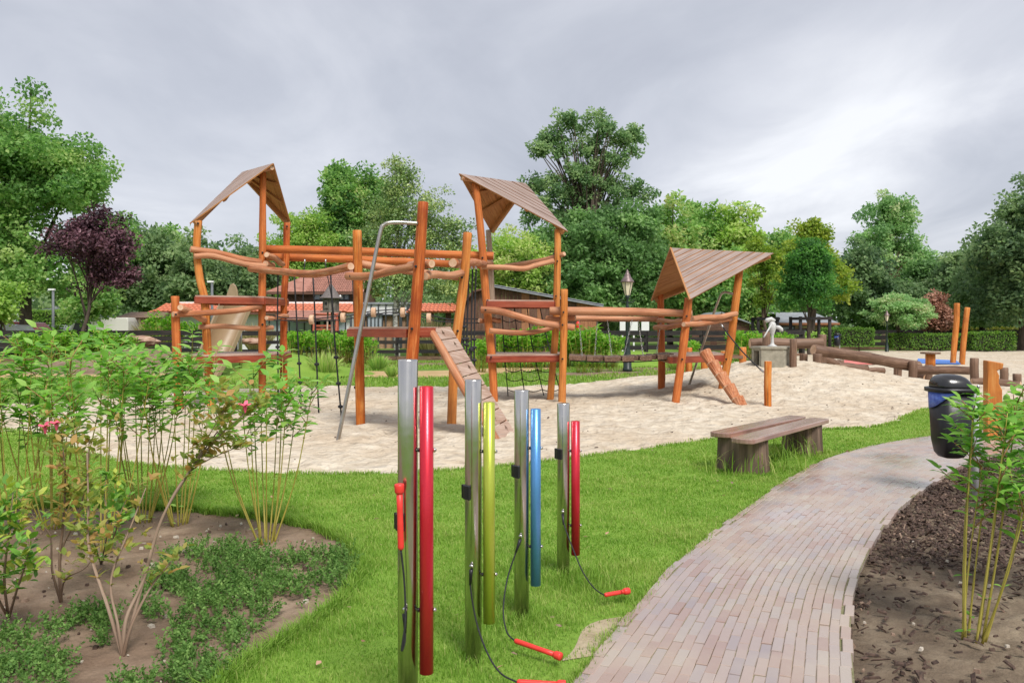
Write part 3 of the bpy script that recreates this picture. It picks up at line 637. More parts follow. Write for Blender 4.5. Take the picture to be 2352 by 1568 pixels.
# platforms: an edge beam each side and deck boards
def platform(quad, z, nb, mat=BOARD, th=.13, deck=DECK, along=0):
    q = [Vector((p[0], p[1], z)) for p in quad]
    m = MB(); d = q[1] - q[0]; Rm = frame_of(d); m.box((q[0] + q[1]) / 2 - Vector((0, 0, th / 2 + .03)), (d.length, .06, th), Rm)
    pl = m.build('platform', [mat], frame, .006)
    for a, b in ((q[1], q[2]), (q[2], q[3]), (q[3], q[0])):
        d = b - a; m = MB(); m.box((a + b) / 2 - Vector((0, 0, th / 2 + .032)), (d.length - .065, .058, th), frame_of(d)); m.build('edge_beam', [mat], pl, .006)
    for k in range(nb):
        t0, t1 = k / nb + .004, (k + 1) / nb - .004
        poly = [q[0].lerp(q[3], t0), q[1].lerp(q[2], t0), q[1].lerp(q[2], t1), q[0].lerp(q[3], t1)]
        e = (q[1] - q[0]).normalized(); ph = random.random() * 9
        lc = [((p - q[0]).dot(Vector((-e.y, e.x, 0))) + ph, ph, (p - q[0]).dot(e) + ph) for p in poly]
        m = MB(); m.slab(poly, (0, 0, 1), .028, 0, None, lc); m.build('deck_board', [deck], pl)
    return pl
def xy(p): return (p.x, p.y)
platform([xy(P(418, 0, 15.35)), xy(P(632, 0, 16.45)), xy(P(668, 0, 18.0)), xy(P(470, 0, 17.6))], .98, 8)
platform([xy(P(448, 0, 15.8)), xy(P(606, 0, 16.45)), xy(P(662, 0, 17.9)), xy(P(500, 0, 17.4))], 2.12, 8)
platform([xy(P(800, 0, 12.7)), xy(P(936, 0, 11.7)), xy(P(1034, 0, 12.55)), xy(P(905, 0, 13.7))], 1.52, 7, th=.12)
platform([xy(P(1119, 0, 16.5)), xy(P(1292, 0, 16.75)), xy(P(1296, 0, 17.9)), xy(P(1128, 0, 18.1))], .96, 7)
platform([xy(P(1117, 0, 16.6)), xy(P(1272, 0, 16.95)), xy(P(1280, 0, 17.9)), xy(P(1128, 0, 18.1))], 2.06, 7)
platform([xy(P(1540, 0, 16.45)), xy(P(1668, 0, 17.5)), xy(P(1640, 0, 19.0)), xy(P(1512, 0, 18.3))], .94, 7)
# short bracket beam by the ramp head
m = MB(); m.box(P(975, 762, 11.75), (.30, .12, .12), rotz(.5)); m.build('bracket', [BOARD], frame, .006)

# board ramp with hand holes
def ramp_():
    tl, tr = Vector((-1.10, 11.78, 1.50)), Vector((-.93, 12.45, 1.52)); bl, br = Vector((-.135, 11.22, -.02)), Vector((.04, 11.95, .0))
    st = MB()
    for a, b in ((tl, bl), (tr, br)):
        d = b - a; nrm = d.cross(tr - tl).normalized(); nrm = nrm if nrm.z > 0 else -nrm
        st.tube(crooked(a - nrm * .07, b - nrm * .07, .015), [.06] * 7, 10, 0, 1, wob=.03)
    root = st.build('ramp', [WOODR, CUT], frame)
    n = 9; d = (bl - tl); e = (tr - tl).normalized(); nrm = d.cross(tr - tl).normalized(); nrm = nrm if nrm.z > 0 else -nrm; dd = d.normalized()
    for k in range(n):
        t0, t1 = k / n, (k + 1) / n - .009
        a, b, c, f = tl.lerp(bl, t0), tr.lerp(br, t0), tr.lerp(br, t1), tl.lerp(bl, t1)
        mb = MB(); ph = random.random() * 9
        if k in (2, 4, 6): hole = None
        else: hole = .34 if k % 2 == (0 if k < 5 else 1) else .66
        def lcp(p): return ((p - tl).dot(dd) + ph, ph, (p - tl).dot(e) + ph)
        if hole is None: poly = [a, b, c, f]; mb.slab(poly, nrm, .03, 0, None, [lcp(p) for p in poly])
        else:       # a pointed slot in the board, its inner shade painted by a black backing plate
            h0 = a.lerp(b, hole).lerp(f.lerp(c, hole), .18); h1 = a.lerp(b, hole).lerp(f.lerp(c, hole), .82); hm = h0.lerp(h1, .5)
            hl, hr = hm - e * .055, hm + e * .055; m0, m1 = a.lerp(b, hole), f.lerp(c, hole)
            for poly in ([a, m0, h0, hl, h1, m1, f], [m0, b, c, m1, h1, hr, h0]): mb.slab(poly, nrm, .03, 0, None, [lcp(p) for p in poly])
            pl = [h0 - nrm * .029, hr - nrm * .029, h1 - nrm * .029, hl - nrm * .029]
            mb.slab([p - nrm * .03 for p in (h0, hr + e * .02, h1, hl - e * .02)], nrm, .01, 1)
        mb.build('ramp_board', [DECK, BOLT], root)
ramp_()
# bent steel sliding poles
def fire_pole(pts, r, n=8):
    m = MB(); m.tube(smooth_line(pts, n), r, 12); return m.build('sliding_pole', [POLE], frame)
a = P(960, 513, 11.55); k = P(905, 511, 11.45); k2 = P(882, 517, 11.42); k3 = P(872, 540, 11.40); b = G(773, 1010); b.z = -.1
fire_pole([a, k, k2, k3, k3.lerp(b, .3), k3.lerp(b, .65), b], .027)
a = P(1684, 675, 17.4); k = P(1662, 672, 17.6); k3 = P(1650, 690, 17.8); b = G(1581, 897); b.y = 18.6; b.x = (1581 - CX) / D * 18.6; b.z = gz(b.x, b.y) - .05
fire_pole([a, k, k3, k3.lerp(b, .4), b], .026)
# notched log stair
def log_stair():
    a, b = P(1618, 806, 16.5), Vector((4.42, 15.65, -.06)); d = (b - a).normalized()
    up = Vector((0, 0, 1)) - d * d.z; up.normalize(); side = d.cross(up).normalized(); L = (b - a).length
    mb = MB(); n = 12; steps = 5; rings = []; lc = []
    ts = []
    for i in range(steps):
        ts += [(i / steps + .001, .0), (i / steps + .02, 1.), ((i + 1) / steps - .02, .15)]
    ts.append((1., .15))
    for t, cut in ts:
        for j in range(n):
            an = 6.28318 * j / n; x, y = .12 * math.cos(an), .12 * math.sin(an)
            lim = .12 - .12 * (1 - cut)
            y = min(y, lim); p = a + d * (t * L) + side * x + up * y; rings.append(p); lc.append((x, y, t * L))
    k = len(ts); fs = [[i * n + j, i * n + (j + 1) % n, (i + 1) * n + (j + 1) % n, (i + 1) * n + j] for i in range(k - 1) for j in range(n)] + [list(range(n))[::-1], [(k - 1) * n + j for j in range(n)]]
    mb.add(rings, fs, [1 if q < (k - 1) * n and (q // n) % 3 == 0 else 0 for q in range(len(fs))], lc); o = mb.build('log_stair', [WOODR, CUT], frame)
    o.data.flip_normals() if (o.data.polygons[0].normal).dot((rings[0] - a - d * 0)) < 0 else None
log_stair()

# separate rope post in front of the small tower, and its slack rope
m = MB(); m.tube(crooked(P(1764, 829, 15.6), Vector((4.83, 15.6, -.2)), .008), [.068] * 7, 12, 0, 1, wob=.02, round_=.012)
top(m, 'wooden_post', [WOODY, CUT], 'short round golden post standing alone in sand right of the log stair', 'post', (4.83, 15.6, 0))
m = MB(); a, b = P(1656, 745, 16.9), P(1752, 853, 15.75); pts = [a.lerp(b, t) - Vector((0, 0, .06 * math.sin(math.pi * t))) for t in np.linspace(0, 1, 9)]
m.tube(pts, .013, 8); e = empty('guide_rope', pts[0], 'black rope slanting from small tower down to short golden post', 'rope'); m.build('rope', [ROPE], e)
for p, q in ((pts[0], pts[1]), (pts[-1], pts[-2])):
    m = MB(); d = (q - p).normalized(); m.tube([p - d * .03, p + d * .09], .02, 8); m.build('sleeve', [CHAIN], e)

# hanging ropes with rubber collars
def hang_rope(a, b, labels, r=.013, collars=(), group='climbing ropes under the frame'):
    e = empty('climbing_rope', b, labels, 'rope', group); n = 9
    pts = [a.lerp(b, t) + Vector((.02 * math.sin(3 * t + a.x * 5), 0, 0)) for t in np.linspace(0, 1, n)]
    m = MB(); m.tube(pts, r, 8); m.build('rope', [ROPE], e)
    m = MB(); m.tube([a + Vector((0, 0, .06)), a - Vector((0, 0, .03))], r * 1.6, 8); m.build('hook', [CHAIN], e)
    for t in collars:
        p = a.lerp(b, t) + Vector((.02 * math.sin(3 * t + a.x * 5), 0, 0)); m = MB(); m.lathe([(r * 1.2, -.028), (r * 2.6, -.02), (r * 3.3, 0), (r * 2.6, .02), (r * 1.2, .028)], p, 10); m.build('collar', [ROPE], e)
for i, (x0, y0, x1, y1, Y, cl) in enumerate(((639, 626, 641, 940, 15.45, (.55, .85)), (678, 630, 689, 940, 15.2, (.66, .8, .9)), (716, 632, 735, 954, 14.35, (.64, .8)), (761, 628, 783, 962, 13.75, (.58, .76, .92)), (812, 640, 817, 960, 13.75, (.6, .78)))):
    b = P(x1, y1, Y); b.z = max(b.z, .0)
    hang_rope(P(x0, y0, Y), b, ('black knotted rope nearest the left tower, first from the left', 'black knotted rope second from left below the crooked rail', 'black knotted rope hanging in front of the brown tiled house', 'black knotted rope hanging across the grey dovecote', 'black knotted rope just left of the middle post, by the steel pole')[i], .014, cl)
for i, (x0, x1, y1) in enumerate(((700, 697, 728), (748, 765, 722))):
    hang_rope(P(x0, 602, 17.5), P(x1, y1, 17.3), ('thin black rope dropping to traverse line before the tiled roof', 'thin black rope dropping to the traverse line right of the dovecote')[i], .010)
for i, (x, y1) in enumerate(((1058, 790), (1066, 880), (1075, 900), (1084, 915), (1093, 880))):
    hang_rope(P(x, 615, 15.2 + .12 * i), P(x - 2 + 3 * (i % 2), y1, 15.2 + .12 * i), ('leftmost', 'second from left', 'middle', 'second from right', 'rightmost')[i] + ' of the bundle of black ropes hanging beside the ramp', .015, (.45 + .06 * i, .62, .8), 'rope bundle beside the ramp')
# traverse line: twin rope with wooden discs
e = empty('traverse_line', P(640, 734, 17.0), 'horizontal twin black rope threaded with wooden discs, strung between the towers', 'rope')
tp = smooth_line([P(x, y, Y) for x, y, Y in ((618, 729, 16.9), (660, 733, 17), (715, 735, 17), (800, 728, 17), (850, 720, 17), (905, 714, 17), (960, 722, 17), (1020, 735, 17), (1090, 737, 17), (1150, 737, 17))], 5)
for dz in (.035, -.035):
    m = MB(); m.tube([p + Vector((0, 0, dz * (1 + .3 * math.sin(i)))) for i, p in enumerate(tp)], .013, 6); m.build('rope', [ROPE], e)
for x, y in ((716, 734), (788, 729), (858, 717), (925, 717), (985, 730)):
    p = P(x, y, 17); m = MB(); m.tube([p - Vector((.045, 0, 0)), p + Vector((.045, 0, 0))], .10, 14, 0, 0, round_=.01); m.build('disc', [CUT], e)
# climbing net below the middle tower
e = empty('climbing_net', P(1200, 896, 17.9), 'black rope climbing net hanging below the middle tower platform', 'net')
cols = [[(1152.7, 703), (1157, 790), (1162, 850), (1167, 910)], [(1181, 703), (1190, 793), (1197, 850), (1204, 896)], [(1210, 703), (1222, 793), (1236, 855), (1249, 908)], [(1239, 703), (1260, 793), (1274, 850), (1288, 905)]]
def net_at(c, y):
    pts = cols[c]; xs = [p[0] for p in pts]; ys = [p[1] for p in pts]; return P(float(np.interp(y, ys, xs)), y, 18.0 - (y - 703) / 200 * .3)
for c in range(4):
    m = MB(); m.tube([net_at(c, y) for y in np.linspace(700, cols[c][-1][1], 8)], .012, 6); m.build('rope', [ROPE], e)
for y in (735, 766, 793, 849, 870, 894):
    for c in range(3):
        a, b = net_at(c, y), net_at(c + 1, y); m = MB(); m.tube([a.lerp(b, t) - Vector((0, 0, .05 * math.sin(math.pi * t))) for t in np.linspace(0, 1, 7)], .010, 6); m.build('mesh_rope', [ROPE], e)
# hanging plank bridge
e = empty('plank_bridge', P(1430, 830, 17.2), 'hanging bridge of staggered brown blocks on chains between middle and small towers', 'bridge')
a0, a1 = P(1312, 824, 16.75), P(1558, 820, 16.6); nb = 18
for k in range(nb):
    t = (k + .5) / nb; c = a0.lerp(a1, t) + Vector((0, .55 + (.22 if k % 3 == 2 else 0), -.05 * math.sin(math.pi * t) + .02))
    d = a1 - a0; m = MB(); m.box(c, (.125, .95, .095), frame_of(Vector((d.x, d.y, 0))), lax=1); m.build('plank', [OLDLOG], e, .006)
for dy in (.2, .9):
    m = MB(); m.tube([a0.lerp(a1, t) + Vector((0, dy, -.05 * math.sin(math.pi * t) - .045)) for t in np.linspace(0, 1, 9)], .012, 6); m.build('cable', [ROPE], e)
def chain(a, b, parent):
    m = MB(); L = (b - a).length; n = int(L / .05); d = (b - a).normalized(); s1 = d.cross(Vector((0, 1, 0))).normalized(); s2 = d.cross(s1)
    for i in range(n):
        c = a.lerp(b, (i + .5) / n); s = s1 if i % 2 else s2
        ring = [c + d * .032 * math.cos(q) + s * .014 * math.sin(q) for q in np.linspace(0, 6.283, 7)]
        m.tube(ring, .005, 5, cap=False)
    return m.build('chain', [CHAIN], parent)
for (x0, y0, x1, y1, Y) in ((1330, 735, 1337, 820, 16.85), (1372, 735, 1366, 818, 17.9), (1395, 736, 1405, 818, 16.85), (1452, 735, 1432, 820, 17.9), (1466, 737, 1477, 816, 16.75), (1518, 736, 1508, 812, 18.0)):
    chain(P(x0, y0, Y), P(x1, y1, Y), e)

# embankment slide behind the left tower
e = empty('slide', P(462, 868, 23.2), 'tan plastic slide with a rounded side fin, behind the left tower', 'slide')
TAN = plain('tan_plastic', (.25, .16, .085), (.30, .20, .11), .4, scale=3); TANE = plain('tan_rim', (.30, .215, .13), rough=.4)
prof_l = [(517, 690, 24.4), (500, 722, 24.2), (478, 775, 23.8), (455, 828, 23.4), (436, 866, 23.1), (432, 872, 22.9)]
prof_r = [(582, 694, 24.6), (566, 726, 24.4), (540, 790, 24.0), (516, 838, 23.6), (496, 872, 23.3), (492, 878, 23.1)]
l = smooth_line([P(*q) for q in prof_l], 4); r_ = smooth_line([P(*q) for q in prof_r], 4)
m = MB(); n = len(l); vs_ = [p for a, b in zip(l, r_) for p in (a, b, a - Vector((0, 0, .05)), b - Vector((0, 0, .05)))]
fs = []
for i in range(n - 1):
    q = 4 * i; fs += [[q, q + 4, q + 5, q + 1], [q + 2, q + 3, q + 7, q + 6], [q, q + 2, q + 6, q + 4], [q + 1, q + 5, q + 7, q + 3]]
fs += [[0, 1, 3, 2], [4 * n - 4, 4 * n - 2, 4 * n - 1, 4 * n - 3]]
m.add(vs_, [f[::-1] for f in fs], 0, None, True); m.build('chute', [TAN], e)
for side, hh in ((l, .16), (r_, .12)):
    m = MB()
    for i in range(n - 1): m.box((side[i] + side[i + 1]) / 2 + Vector((0, 0, hh / 2 - .03)), ((side[i + 1] - side[i]).length + .01, .06, hh), frame_of(side[i + 1] - side[i]))
    m.build('side_rim', [TANE], e)
m = MB(); base = [P(515, 694, 24.35), P(548, 694, 24.4), P(545, 668, 24.4), P(541, 656, 24.4), P(535, 650, 24.4), P(528, 654, 24.4), P(521, 676, 24.4)]
m.slab(base, (0, -1, 0), .08); m.build('fin', [TANE], e, .02)
for q in (P(545, 694, 24.7), P(500, 770, 24.2)):
    m = MB(); m.tube([q - Vector((0, -.3, .02)), Vector((q.x, q.y + .3, -.05))], .05, 8); m.build('support', [POLE], e)

# ---------------------------------------------------------------- musical chimes in the foreground
def chime(i, X, Y, ztop, t0, t1, tm, tname, label, clip_y, anc_y):
    e = empty('chime', (X, Y, 0), label, 'chime', 'row of chimes on the lawn'); r = .0383
    m = MB(); m.lathe([(r, -.1), (r, ztop - .006), (r - .002, ztop - .001), (r - .006, ztop)], (X, Y, 0), 40); m.build('post', [STEEL], e)
    tx, ty = X + r + .028 + .006, Y - .012; ri = .0265
    m = MB(); m.lathe([(ri - .004, t1 + .01), (ri - .004, t1), (ri, t1 + .001), (ri, t0 - .001), (ri - .004, t0), (ri - .004, t0 - .05)], (tx, ty, 0), 36, cap=True); m.build('tube', [tm], e)
    L = t0 - t1
    for z in (t1 + L * .22, t0 - L * .222):
        m = MB(); m.tube([(X + r * .8, ty, z), (tx + ri + .006, ty, z)], .004, 8); m.build('bolt', [POLE], e)
        m = MB(); m.lathe([(.009, 0), (.009, .004), (.006, .009), (.002, .011)], (tx + ri + .001, ty, z), 12, axis=Vector((1, 0, 0))); m.build('dome_nut', [STEEL], e)
        m = MB(); m.lathe([(.008, -.003), (.008, .004)], (tx - ri - .004, ty, z), 10, axis=Vector((1, 0, 0))); m.build('washer', [BOLT], e)
    zc = H - (clip_y - HY) / D * Y; m = MB()       # rubber mallet clip wrapped on the left front of the post
    ring = [(X + (r + .004) * math.cos(q), Y + (r + .004) * math.sin(q)) for q in np.linspace(R(165), R(255), 9)]
    for a, b in zip(ring, ring[1:]): 
        d = Vector((b[0] - a[0], b[1] - a[1], 0)); m.box(((a[0] + b[0]) / 2, (a[1] + b[1]) / 2, zc), (d.length + .002, .010, .062), frame_of(d))
    for q in (R(170), R(250)): m.box((X + (r + .010) * math.cos(q), Y + (r + .010) * math.sin(q), zc), (.012, .008, .062), rotz(q))
    m.build('clip', [BLACK], e, .002)
    za = H - (anc_y - HY) / D * Y; an = R(262); p = Vector((X + r * math.cos(an), Y + r * math.sin(an), za)); dv = Vector((math.cos(an), math.sin(an), 0))
    m = MB(); m.lathe([(.010, 0), (.010, .006), (.005, .010)], p + Vector((0, 0, .012)), 10, axis=dv); m.build('anchor_bolt', [STEEL], e)
    return p + dv * .010
def mallet(label, cable, h0, h1, head_r=.021):
    e = empty('mallet', h0, label, 'mallet', 'red mallets tied to the chimes')
    m = MB(); cp = smooth_line(cable, 6); m.tube(cp, .0038, 8); m.build('cable', [ROPE], e)
    d0 = (cp[1] - cp[0]).normalized(); m = MB(); m.tube([cp[0], cp[0] + d0 * .02, cp[0] + d0 * .07], [.009, .008, .005], 8); m.build('cable_sleeve', [BLACK], e)
    d = (h1 - h0).normalized(); L = (h1 - h0).length; m = MB()
    prof = [(.006, 0), (.010, .004)] + [(.0125 - .0012 * (k % 2), .012 + k * .007) for k in range(14)] + [(.0115, L * .62), (.012, L - .03)]
    m.lathe(prof, h0, 14, axis=d); m.build('handle', [MRED], e)
    m = MB(); m.lathe([(.012, -.036), (head_r * .8, -.030), (head_r * .86, -.026), (head_r * .9, -.004), (head_r * .82, .002), (.002, .003)], h1, 18, axis=d); m.build('head', [MRED], e)
A = []
for i, args in enumerate(((-.397, 3.15, 1.419, 1.317, .230, TRED, 'red', 'nearest and tallest steel chime post with a long bright red tube', 1196, 1398), (-.176, 3.75, 1.303, 1.200, .204, TGRN, 'lime', 'steel chime post with a lime green tube', 1128, 1300), (.0497, 4.28, 1.214, 1.117, .207, TBLU, 'blue', 'steel chime post with a metallic blue tube', 1081, 1232), (.311, 5.0, 1.078, .970, .164, TRED, 'red', 'farthest and shortest steel chime post with a short red tube', 1041, 1176))):
    A.append(chime(i, *args))
g = .05
a = A[0]; h0 = P(921, 1262, 3.085); h1 = P(917, 1112, 3.082)
mallet('red mallet held upright in the clip of the tall red chime', [a, a + Vector((.004, -.012, -.09)), a + Vector((-.008, -.02, -.13)), a + Vector((.006, -.022, -.02)), P(929, 1340, 3.09), h0], h0, h1)
a = A[1]; h0 = G(1187, 1565, g + .02); h1 = h0 + Vector((.20, -.015, -.005))
mallet('red mallet lying in the grass at the bottom edge, tied to the lime chime', [a, P(1081, 1350, 3.70), P(1095, 1430, 3.68), P(1120, 1500, 3.58), P(1150, 1545, 3.5), h0], h0, h1)
a = A[2]; h0 = G(1182, 1470, g + .045); h1 = G(1288, 1507, g + .03)
mallet('red mallet lying in the grass below the blue chime', [a, P(1187, 1262, 4.21), P(1165, 1330, 4.17), P(1156, 1400, 4.05), P(1164, 1450, 3.95), h0], h0, h1)
a = A[3]; h0 = G(1388, 1366, g + .05); h1 = G(1444, 1356, g + .05)
mallet('red mallet lying in the grass right of the farthest chime', [a, P(1296, 1205, 4.90), P(1318, 1265, 4.78), P(1340, 1315, 4.68), P(1365, 1350, 4.62), h0], h0, h1)

# ---------------------------------------------------------------- bench on stumps
e = empty('bench', G(1770, 1065), 'low bench of two weathered red-brown planks on two bark-covered stumps', 'bench')
SEAT = wood('bench_plank', (.10, .035, .025), (.235, .10, .07), (.40, .27, .22), .2, blotch=.75, spec=.7)
def slab_plank(c0, c1, wd, z, parent):
    d = (c1 - c0); L = d.length; d = d.normalized(); s = Vector((-d.y, d.x, 0)); pts = []
    for k in range(9):
        a = R(90 + 180 * k / 8); pts.append((math.cos(a) * .07, math.sin(a) * wd / 2))
    out = [(-.0 + q[0], q[1]) for q in pts] + [(L + -q[0], -q[1]) for q in pts]
    poly = [Vector((c0.x + d.x * u + s.x * (v + .012 * math.sin(u * 4)), c0.y + d.y * u + s.y * (v + .012 * math.sin(u * 4)), z)) for u, v in out]
    m = MB(); m.slab(poly, (0, 0, 1), .05, 0, None, [(v, .0, u) for u, v in out]); return m.build('seat_plank', [SEAT], parent, .008)
b0, b1 = Vector((2.30, 8.22, 0)), Vector((3.70, 9.95, 0)); off = Vector((-.22, .19, 0)) * 1.0
slab_plank(b0, b1, .24, .425, e); slab_plank(b0 + off + Vector((.10, .22, 0)), b1 + off + Vector((.02, 0, 0)), .23, .432, e)
def stump(c, rx, h, parent, ang):
    m = MB(); n = 40; ph = [random.random() * 6 for _ in range(5)]
    def rad(a, z): return 1 + .07 * math.sin(3 * a + ph[0]) + .05 * math.sin(7 * a + ph[1]) + .03 * math.sin(17 * a + ph[2] + z * 3) + .02 * math.sin(31 * a + ph[3])
    rings = [(-.06, 1.1), (.06, 1.03), (.15, 1.0), (.26, .98), (h - .004, .97)]; vs_, lc = [], []
    for z, s in rings:
        for j in range(n):
            a = 6.28318 * j / n; r = rad(a, z) * s; p = rotz(ang) @ Vector((rx[0] * r * math.cos(a), rx[1] * r * math.sin(a), 0)); vs_.append((c.x + p.x, c.y + p.y, z)); lc.append((rx[0] * r * math.cos(a), rx[1] * r * math.sin(a), z * .8))
    k = len(rings); fs = [[i * n + j, i * n + (j + 1) % n, (i + 1) * n + (j + 1) % n, (i + 1) * n + j] for i in range(k - 1) for j in range(n)]
    m.add(vs_, fs + [[(k - 1) * n + j for j in range(n)]], [0] * len(fs) + [1], lc); return m.build('stump', [BARK, CUT], parent)
stump(Vector((2.42, 8.66, 0)), (.27, .20), .385, e, R(130)); stump(Vector((3.46, 9.84, 0)), (.23, .18), .385, e, R(130))

# ---------------------------------------------------------------- litter bin
def bin_(org, label, s=1., ang=0.):
    e = empty('litter_bin', org, label, 'litter bin'); o = Vector(org)
    def T(p): p = rotz(ang) @ (Vector(p) * s); return o + p
    def ring(z, hx, hy, n=28, sh=0.):
        out = []
        for j in range(n):
            a = 6.28318 * j / n; c, q = math.cos(a), math.sin(a); k = 2. / 3.2
            out.append(T((-.16 + sh + hx * math.copysign(abs(c) ** k, c), hy * math.copysign(abs(q) ** k, q), z)))
        return out
    def shell(rings, name, mat, cap=True):
        m = MB(); n = len(rings[0]); vs_ = [p for r in rings for p in r]; k = len(rings)
        fs = [[i * n + j, i * n + (j + 1) % n, (i + 1) * n + (j + 1) % n, (i + 1) * n + j] for i in range(k - 1) for j in range(n)]
        sm = [True] * len(fs)
        if cap: fs += [list(range(n))[::-1], [(k - 1) * n + j for j in range(n)]]; sm += [False, False]
        m.add(vs_, fs, 0, None, sm); return m.build(name, [mat], e)
    shell([ring(.36, .06, .06), ring(.37, .095, .09), ring(.41, .125, .12), ring(.52, .145, .145), ring(.95, .165, .165)], 'body', BLACK)
    shell([ring(.95, .185, .185), ring(.955, .195, .195), ring(.985, .195, .195), ring(.99, .185, .185)], 'rim', BLACK)
    dome = []
    for t in np.linspace(0, 1, 9):
        a = t * math.pi / 2; dome.append(ring(.985 + .125 * math.sin(a), .155 * math.cos(a) ** .7 + .004, .16 * math.cos(a) ** .7 + .004, sh=-.03 * t))
    shell(dome, 'lid', plain('lid_black' + str(len(MATS)), (.02, .02, .022), rough=.22, spec=.6))
    m = MB(); n = 13; up, dn = [], []
    for k, a in enumerate(np.linspace(R(168), R(268), n)):
        dz = .15 * (1 - k / (n - 1)) + .004; c, q = math.cos(a), math.sin(a)
        for lst, z, hh in ((up, .949, .176), (dn, .949 - dz, .170)):
            kk = 2. / 3.2; lst.append(T((-.16 + hh * math.copysign(abs(c) ** kk, c), hh * math.copysign(abs(q) ** kk, q), z)))
    m.add(up + dn, [[j, n + j, n + j + 1, j + 1] for j in range(n - 1)], 0, None, True); ob = m.build('liner_bag', [BLUEBAG], e); sd_ = ob.modifiers.new('s', 'SOLIDIFY'); sd_.thickness = .004
    m = MB(); m.tube([T((.06, .0, -.12)), T((.06, .0, .97))], .029 * s, 16); m.build('pole', [MATS.get('pole_paint') or plain('pole_paint', (.36, .36, .37), (.46, .46, .47), .4, scale=9)], e)
    m = MB(); m.lathe([(.012, 0), (.012, .02), (.004, .03)], T((.03, -.1, .99)), 8); m.build('hinge', [CHAIN], e)
bin_((4.10, 7.42, 0), 'black plastic litter bin with domed lid and blue liner bag on grey pole')
bin_((18.2, 46, 0), 'small distant litter bin with blue bag left of the clipped hedge', 1.0, .6)

# carved orange post by the path
m = MB(); Y = 10.8; q = [(2268, 1030), (2268, 828), (2277, 829), (2302, 834), (2300, 846), (2288, 851), (2293, 862), (2292, 880), (2299, 895), (2300, 1030)]
pts = [P(x, y, Y) for x, y in q]; pts[0].z = pts[-1].z = -.05
m.slab(pts, (0, -1, 0), .2, 0, None, [(p.x, 0, p.z) for p in pts])
o = top(m, 'carved_post', [WOODY], 'square orange wooden post carved with a beak-like notch, behind the litter bin', 'post', (pts[0].x, Y, 0), bevel=.012); o.rotation_euler.z = -.25
# ---------------------------------------------------------------- water play on the sand mound
pc = Vector((6.32, 20.0, 0)); zt = 1.03
e = empty('pump_plinth', (pc.x, pc.y, .5), 'six-sided concrete plinth with a square outlet hole on the sand mound', 'plinth')
hexp = [Vector((pc.x + 0.50 * math.cos(R(a)), pc.y + .50 * math.sin(R(a)), 0)) for a in (-140, -80, -20, 40, 100, 160)]
m = MB()
for i in range(6):
    a, b = hexp[i], hexp[(i + 1) % 6]; d = b - a; u = d.normalized(); nrm = Vector((u.y, -u.x, 0))
    def pan(t0, t1, z0, z1): m.box((a.lerp(b, (t0 + t1) / 2)) - nrm * .05 + Vector((0, 0, (z0 + z1) / 2)), ((t1 - t0) * d.length, .10, z1 - z0), frame_of(d))
    if i == 5: pan(0, .24, .2, zt - .05); pan(.76, 1, .2, zt - .05); pan(.24, .76, .93, zt - .05); pan(.24, .76, .2, .56)
    else: pan(0, 1, .2, zt - .05)
m.build('wall', [CONC], e)
m = MB(); m.slab([p + (p - pc).normalized() * .03 + Vector((0, 0, zt)) for p in hexp], (0, 0, 1), .055); m.build('cap', [CONC], e, .006)
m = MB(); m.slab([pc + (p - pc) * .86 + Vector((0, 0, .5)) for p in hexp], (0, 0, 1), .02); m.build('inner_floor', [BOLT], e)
e = empty('hand_pump', (pc.x - .05, pc.y - .1, zt), 'pale grey cast iron hand water pump on the concrete plinth', 'pump')
b = Vector((pc.x - .05, pc.y - .1, zt)); GREYP = plain('pump_paint', (.44, .44, .43), (.58, .58, .57), .45, scale=14)
m = MB(); m.lathe([(.11, 0), (.11, .02), (.05, .05), (.035, .1), (.03, .22), (.035, .28), (.07, .38), (.085, .44), (.085, .54), (.05, .6), (.01, .62)], b, 16); m.build('column', [GREYP], e)
m = MB(); m.tube([b + Vector((.05, 0, .47)), b + Vector((.15, -.02, .46)), b + Vector((.20, -.03, .42)), b + Vector((.21, -.03, .36))], [.045, .05, .05, .045], 10); m.build('spout', [GREYP], e)
m = MB(); m.tube([b + Vector((.04, 0, .60)), b + Vector((-.03, 0, .66)), b + Vector((-.12, 0, .63)), b + Vector((-.16, 0, .60))], [.06, .055, .06, .04], 10); m.build('head', [GREYP], e)
m = MB(); m.tube([b + Vector((-.02, -.05, .56)), b + Vector((-.20, -.09, .28)), b + Vector((-.24, -.1, .22))], [.022, .018, .022], 8); m.build('handle', [GREYP], e)
e = empty('water_channel', (9., 21, .3), 'weathered brown log water channel stepping down the mound on short posts', 'water channel')
def wlog(pts, r, name='channel_log', mat=OLDLOG, mids=True): return log(name, pts, r, r, mat, e, 14, .02, .02)
wlog([P(1722, 789, 21.3), P(1890, 787, 21.3)], .13); wlog([P(1868, 803, 20.6), P(2110, 842, 21.5)], .14); wlog([P(2094, 848, 21.3), P(2238, 852, 22.2)], .11)
wlog([P(1876, 815, 22.3), P(1938, 848, 22.6)], .13); wlog([P(1925, 844, 22.4), P(1990, 846, 22.6)], .13); wlog([P(1975, 851, 22.8), P(2030, 852, 23)], .09); wlog([P(2096, 852, 23), P(2130, 868, 22.4)], .13)
wlog([P(2232, 880, 20.8), P(2292, 880, 20.6)], .12); wlog([P(2290, 882, 20.6), P(2345, 887, 20.2)], .13)
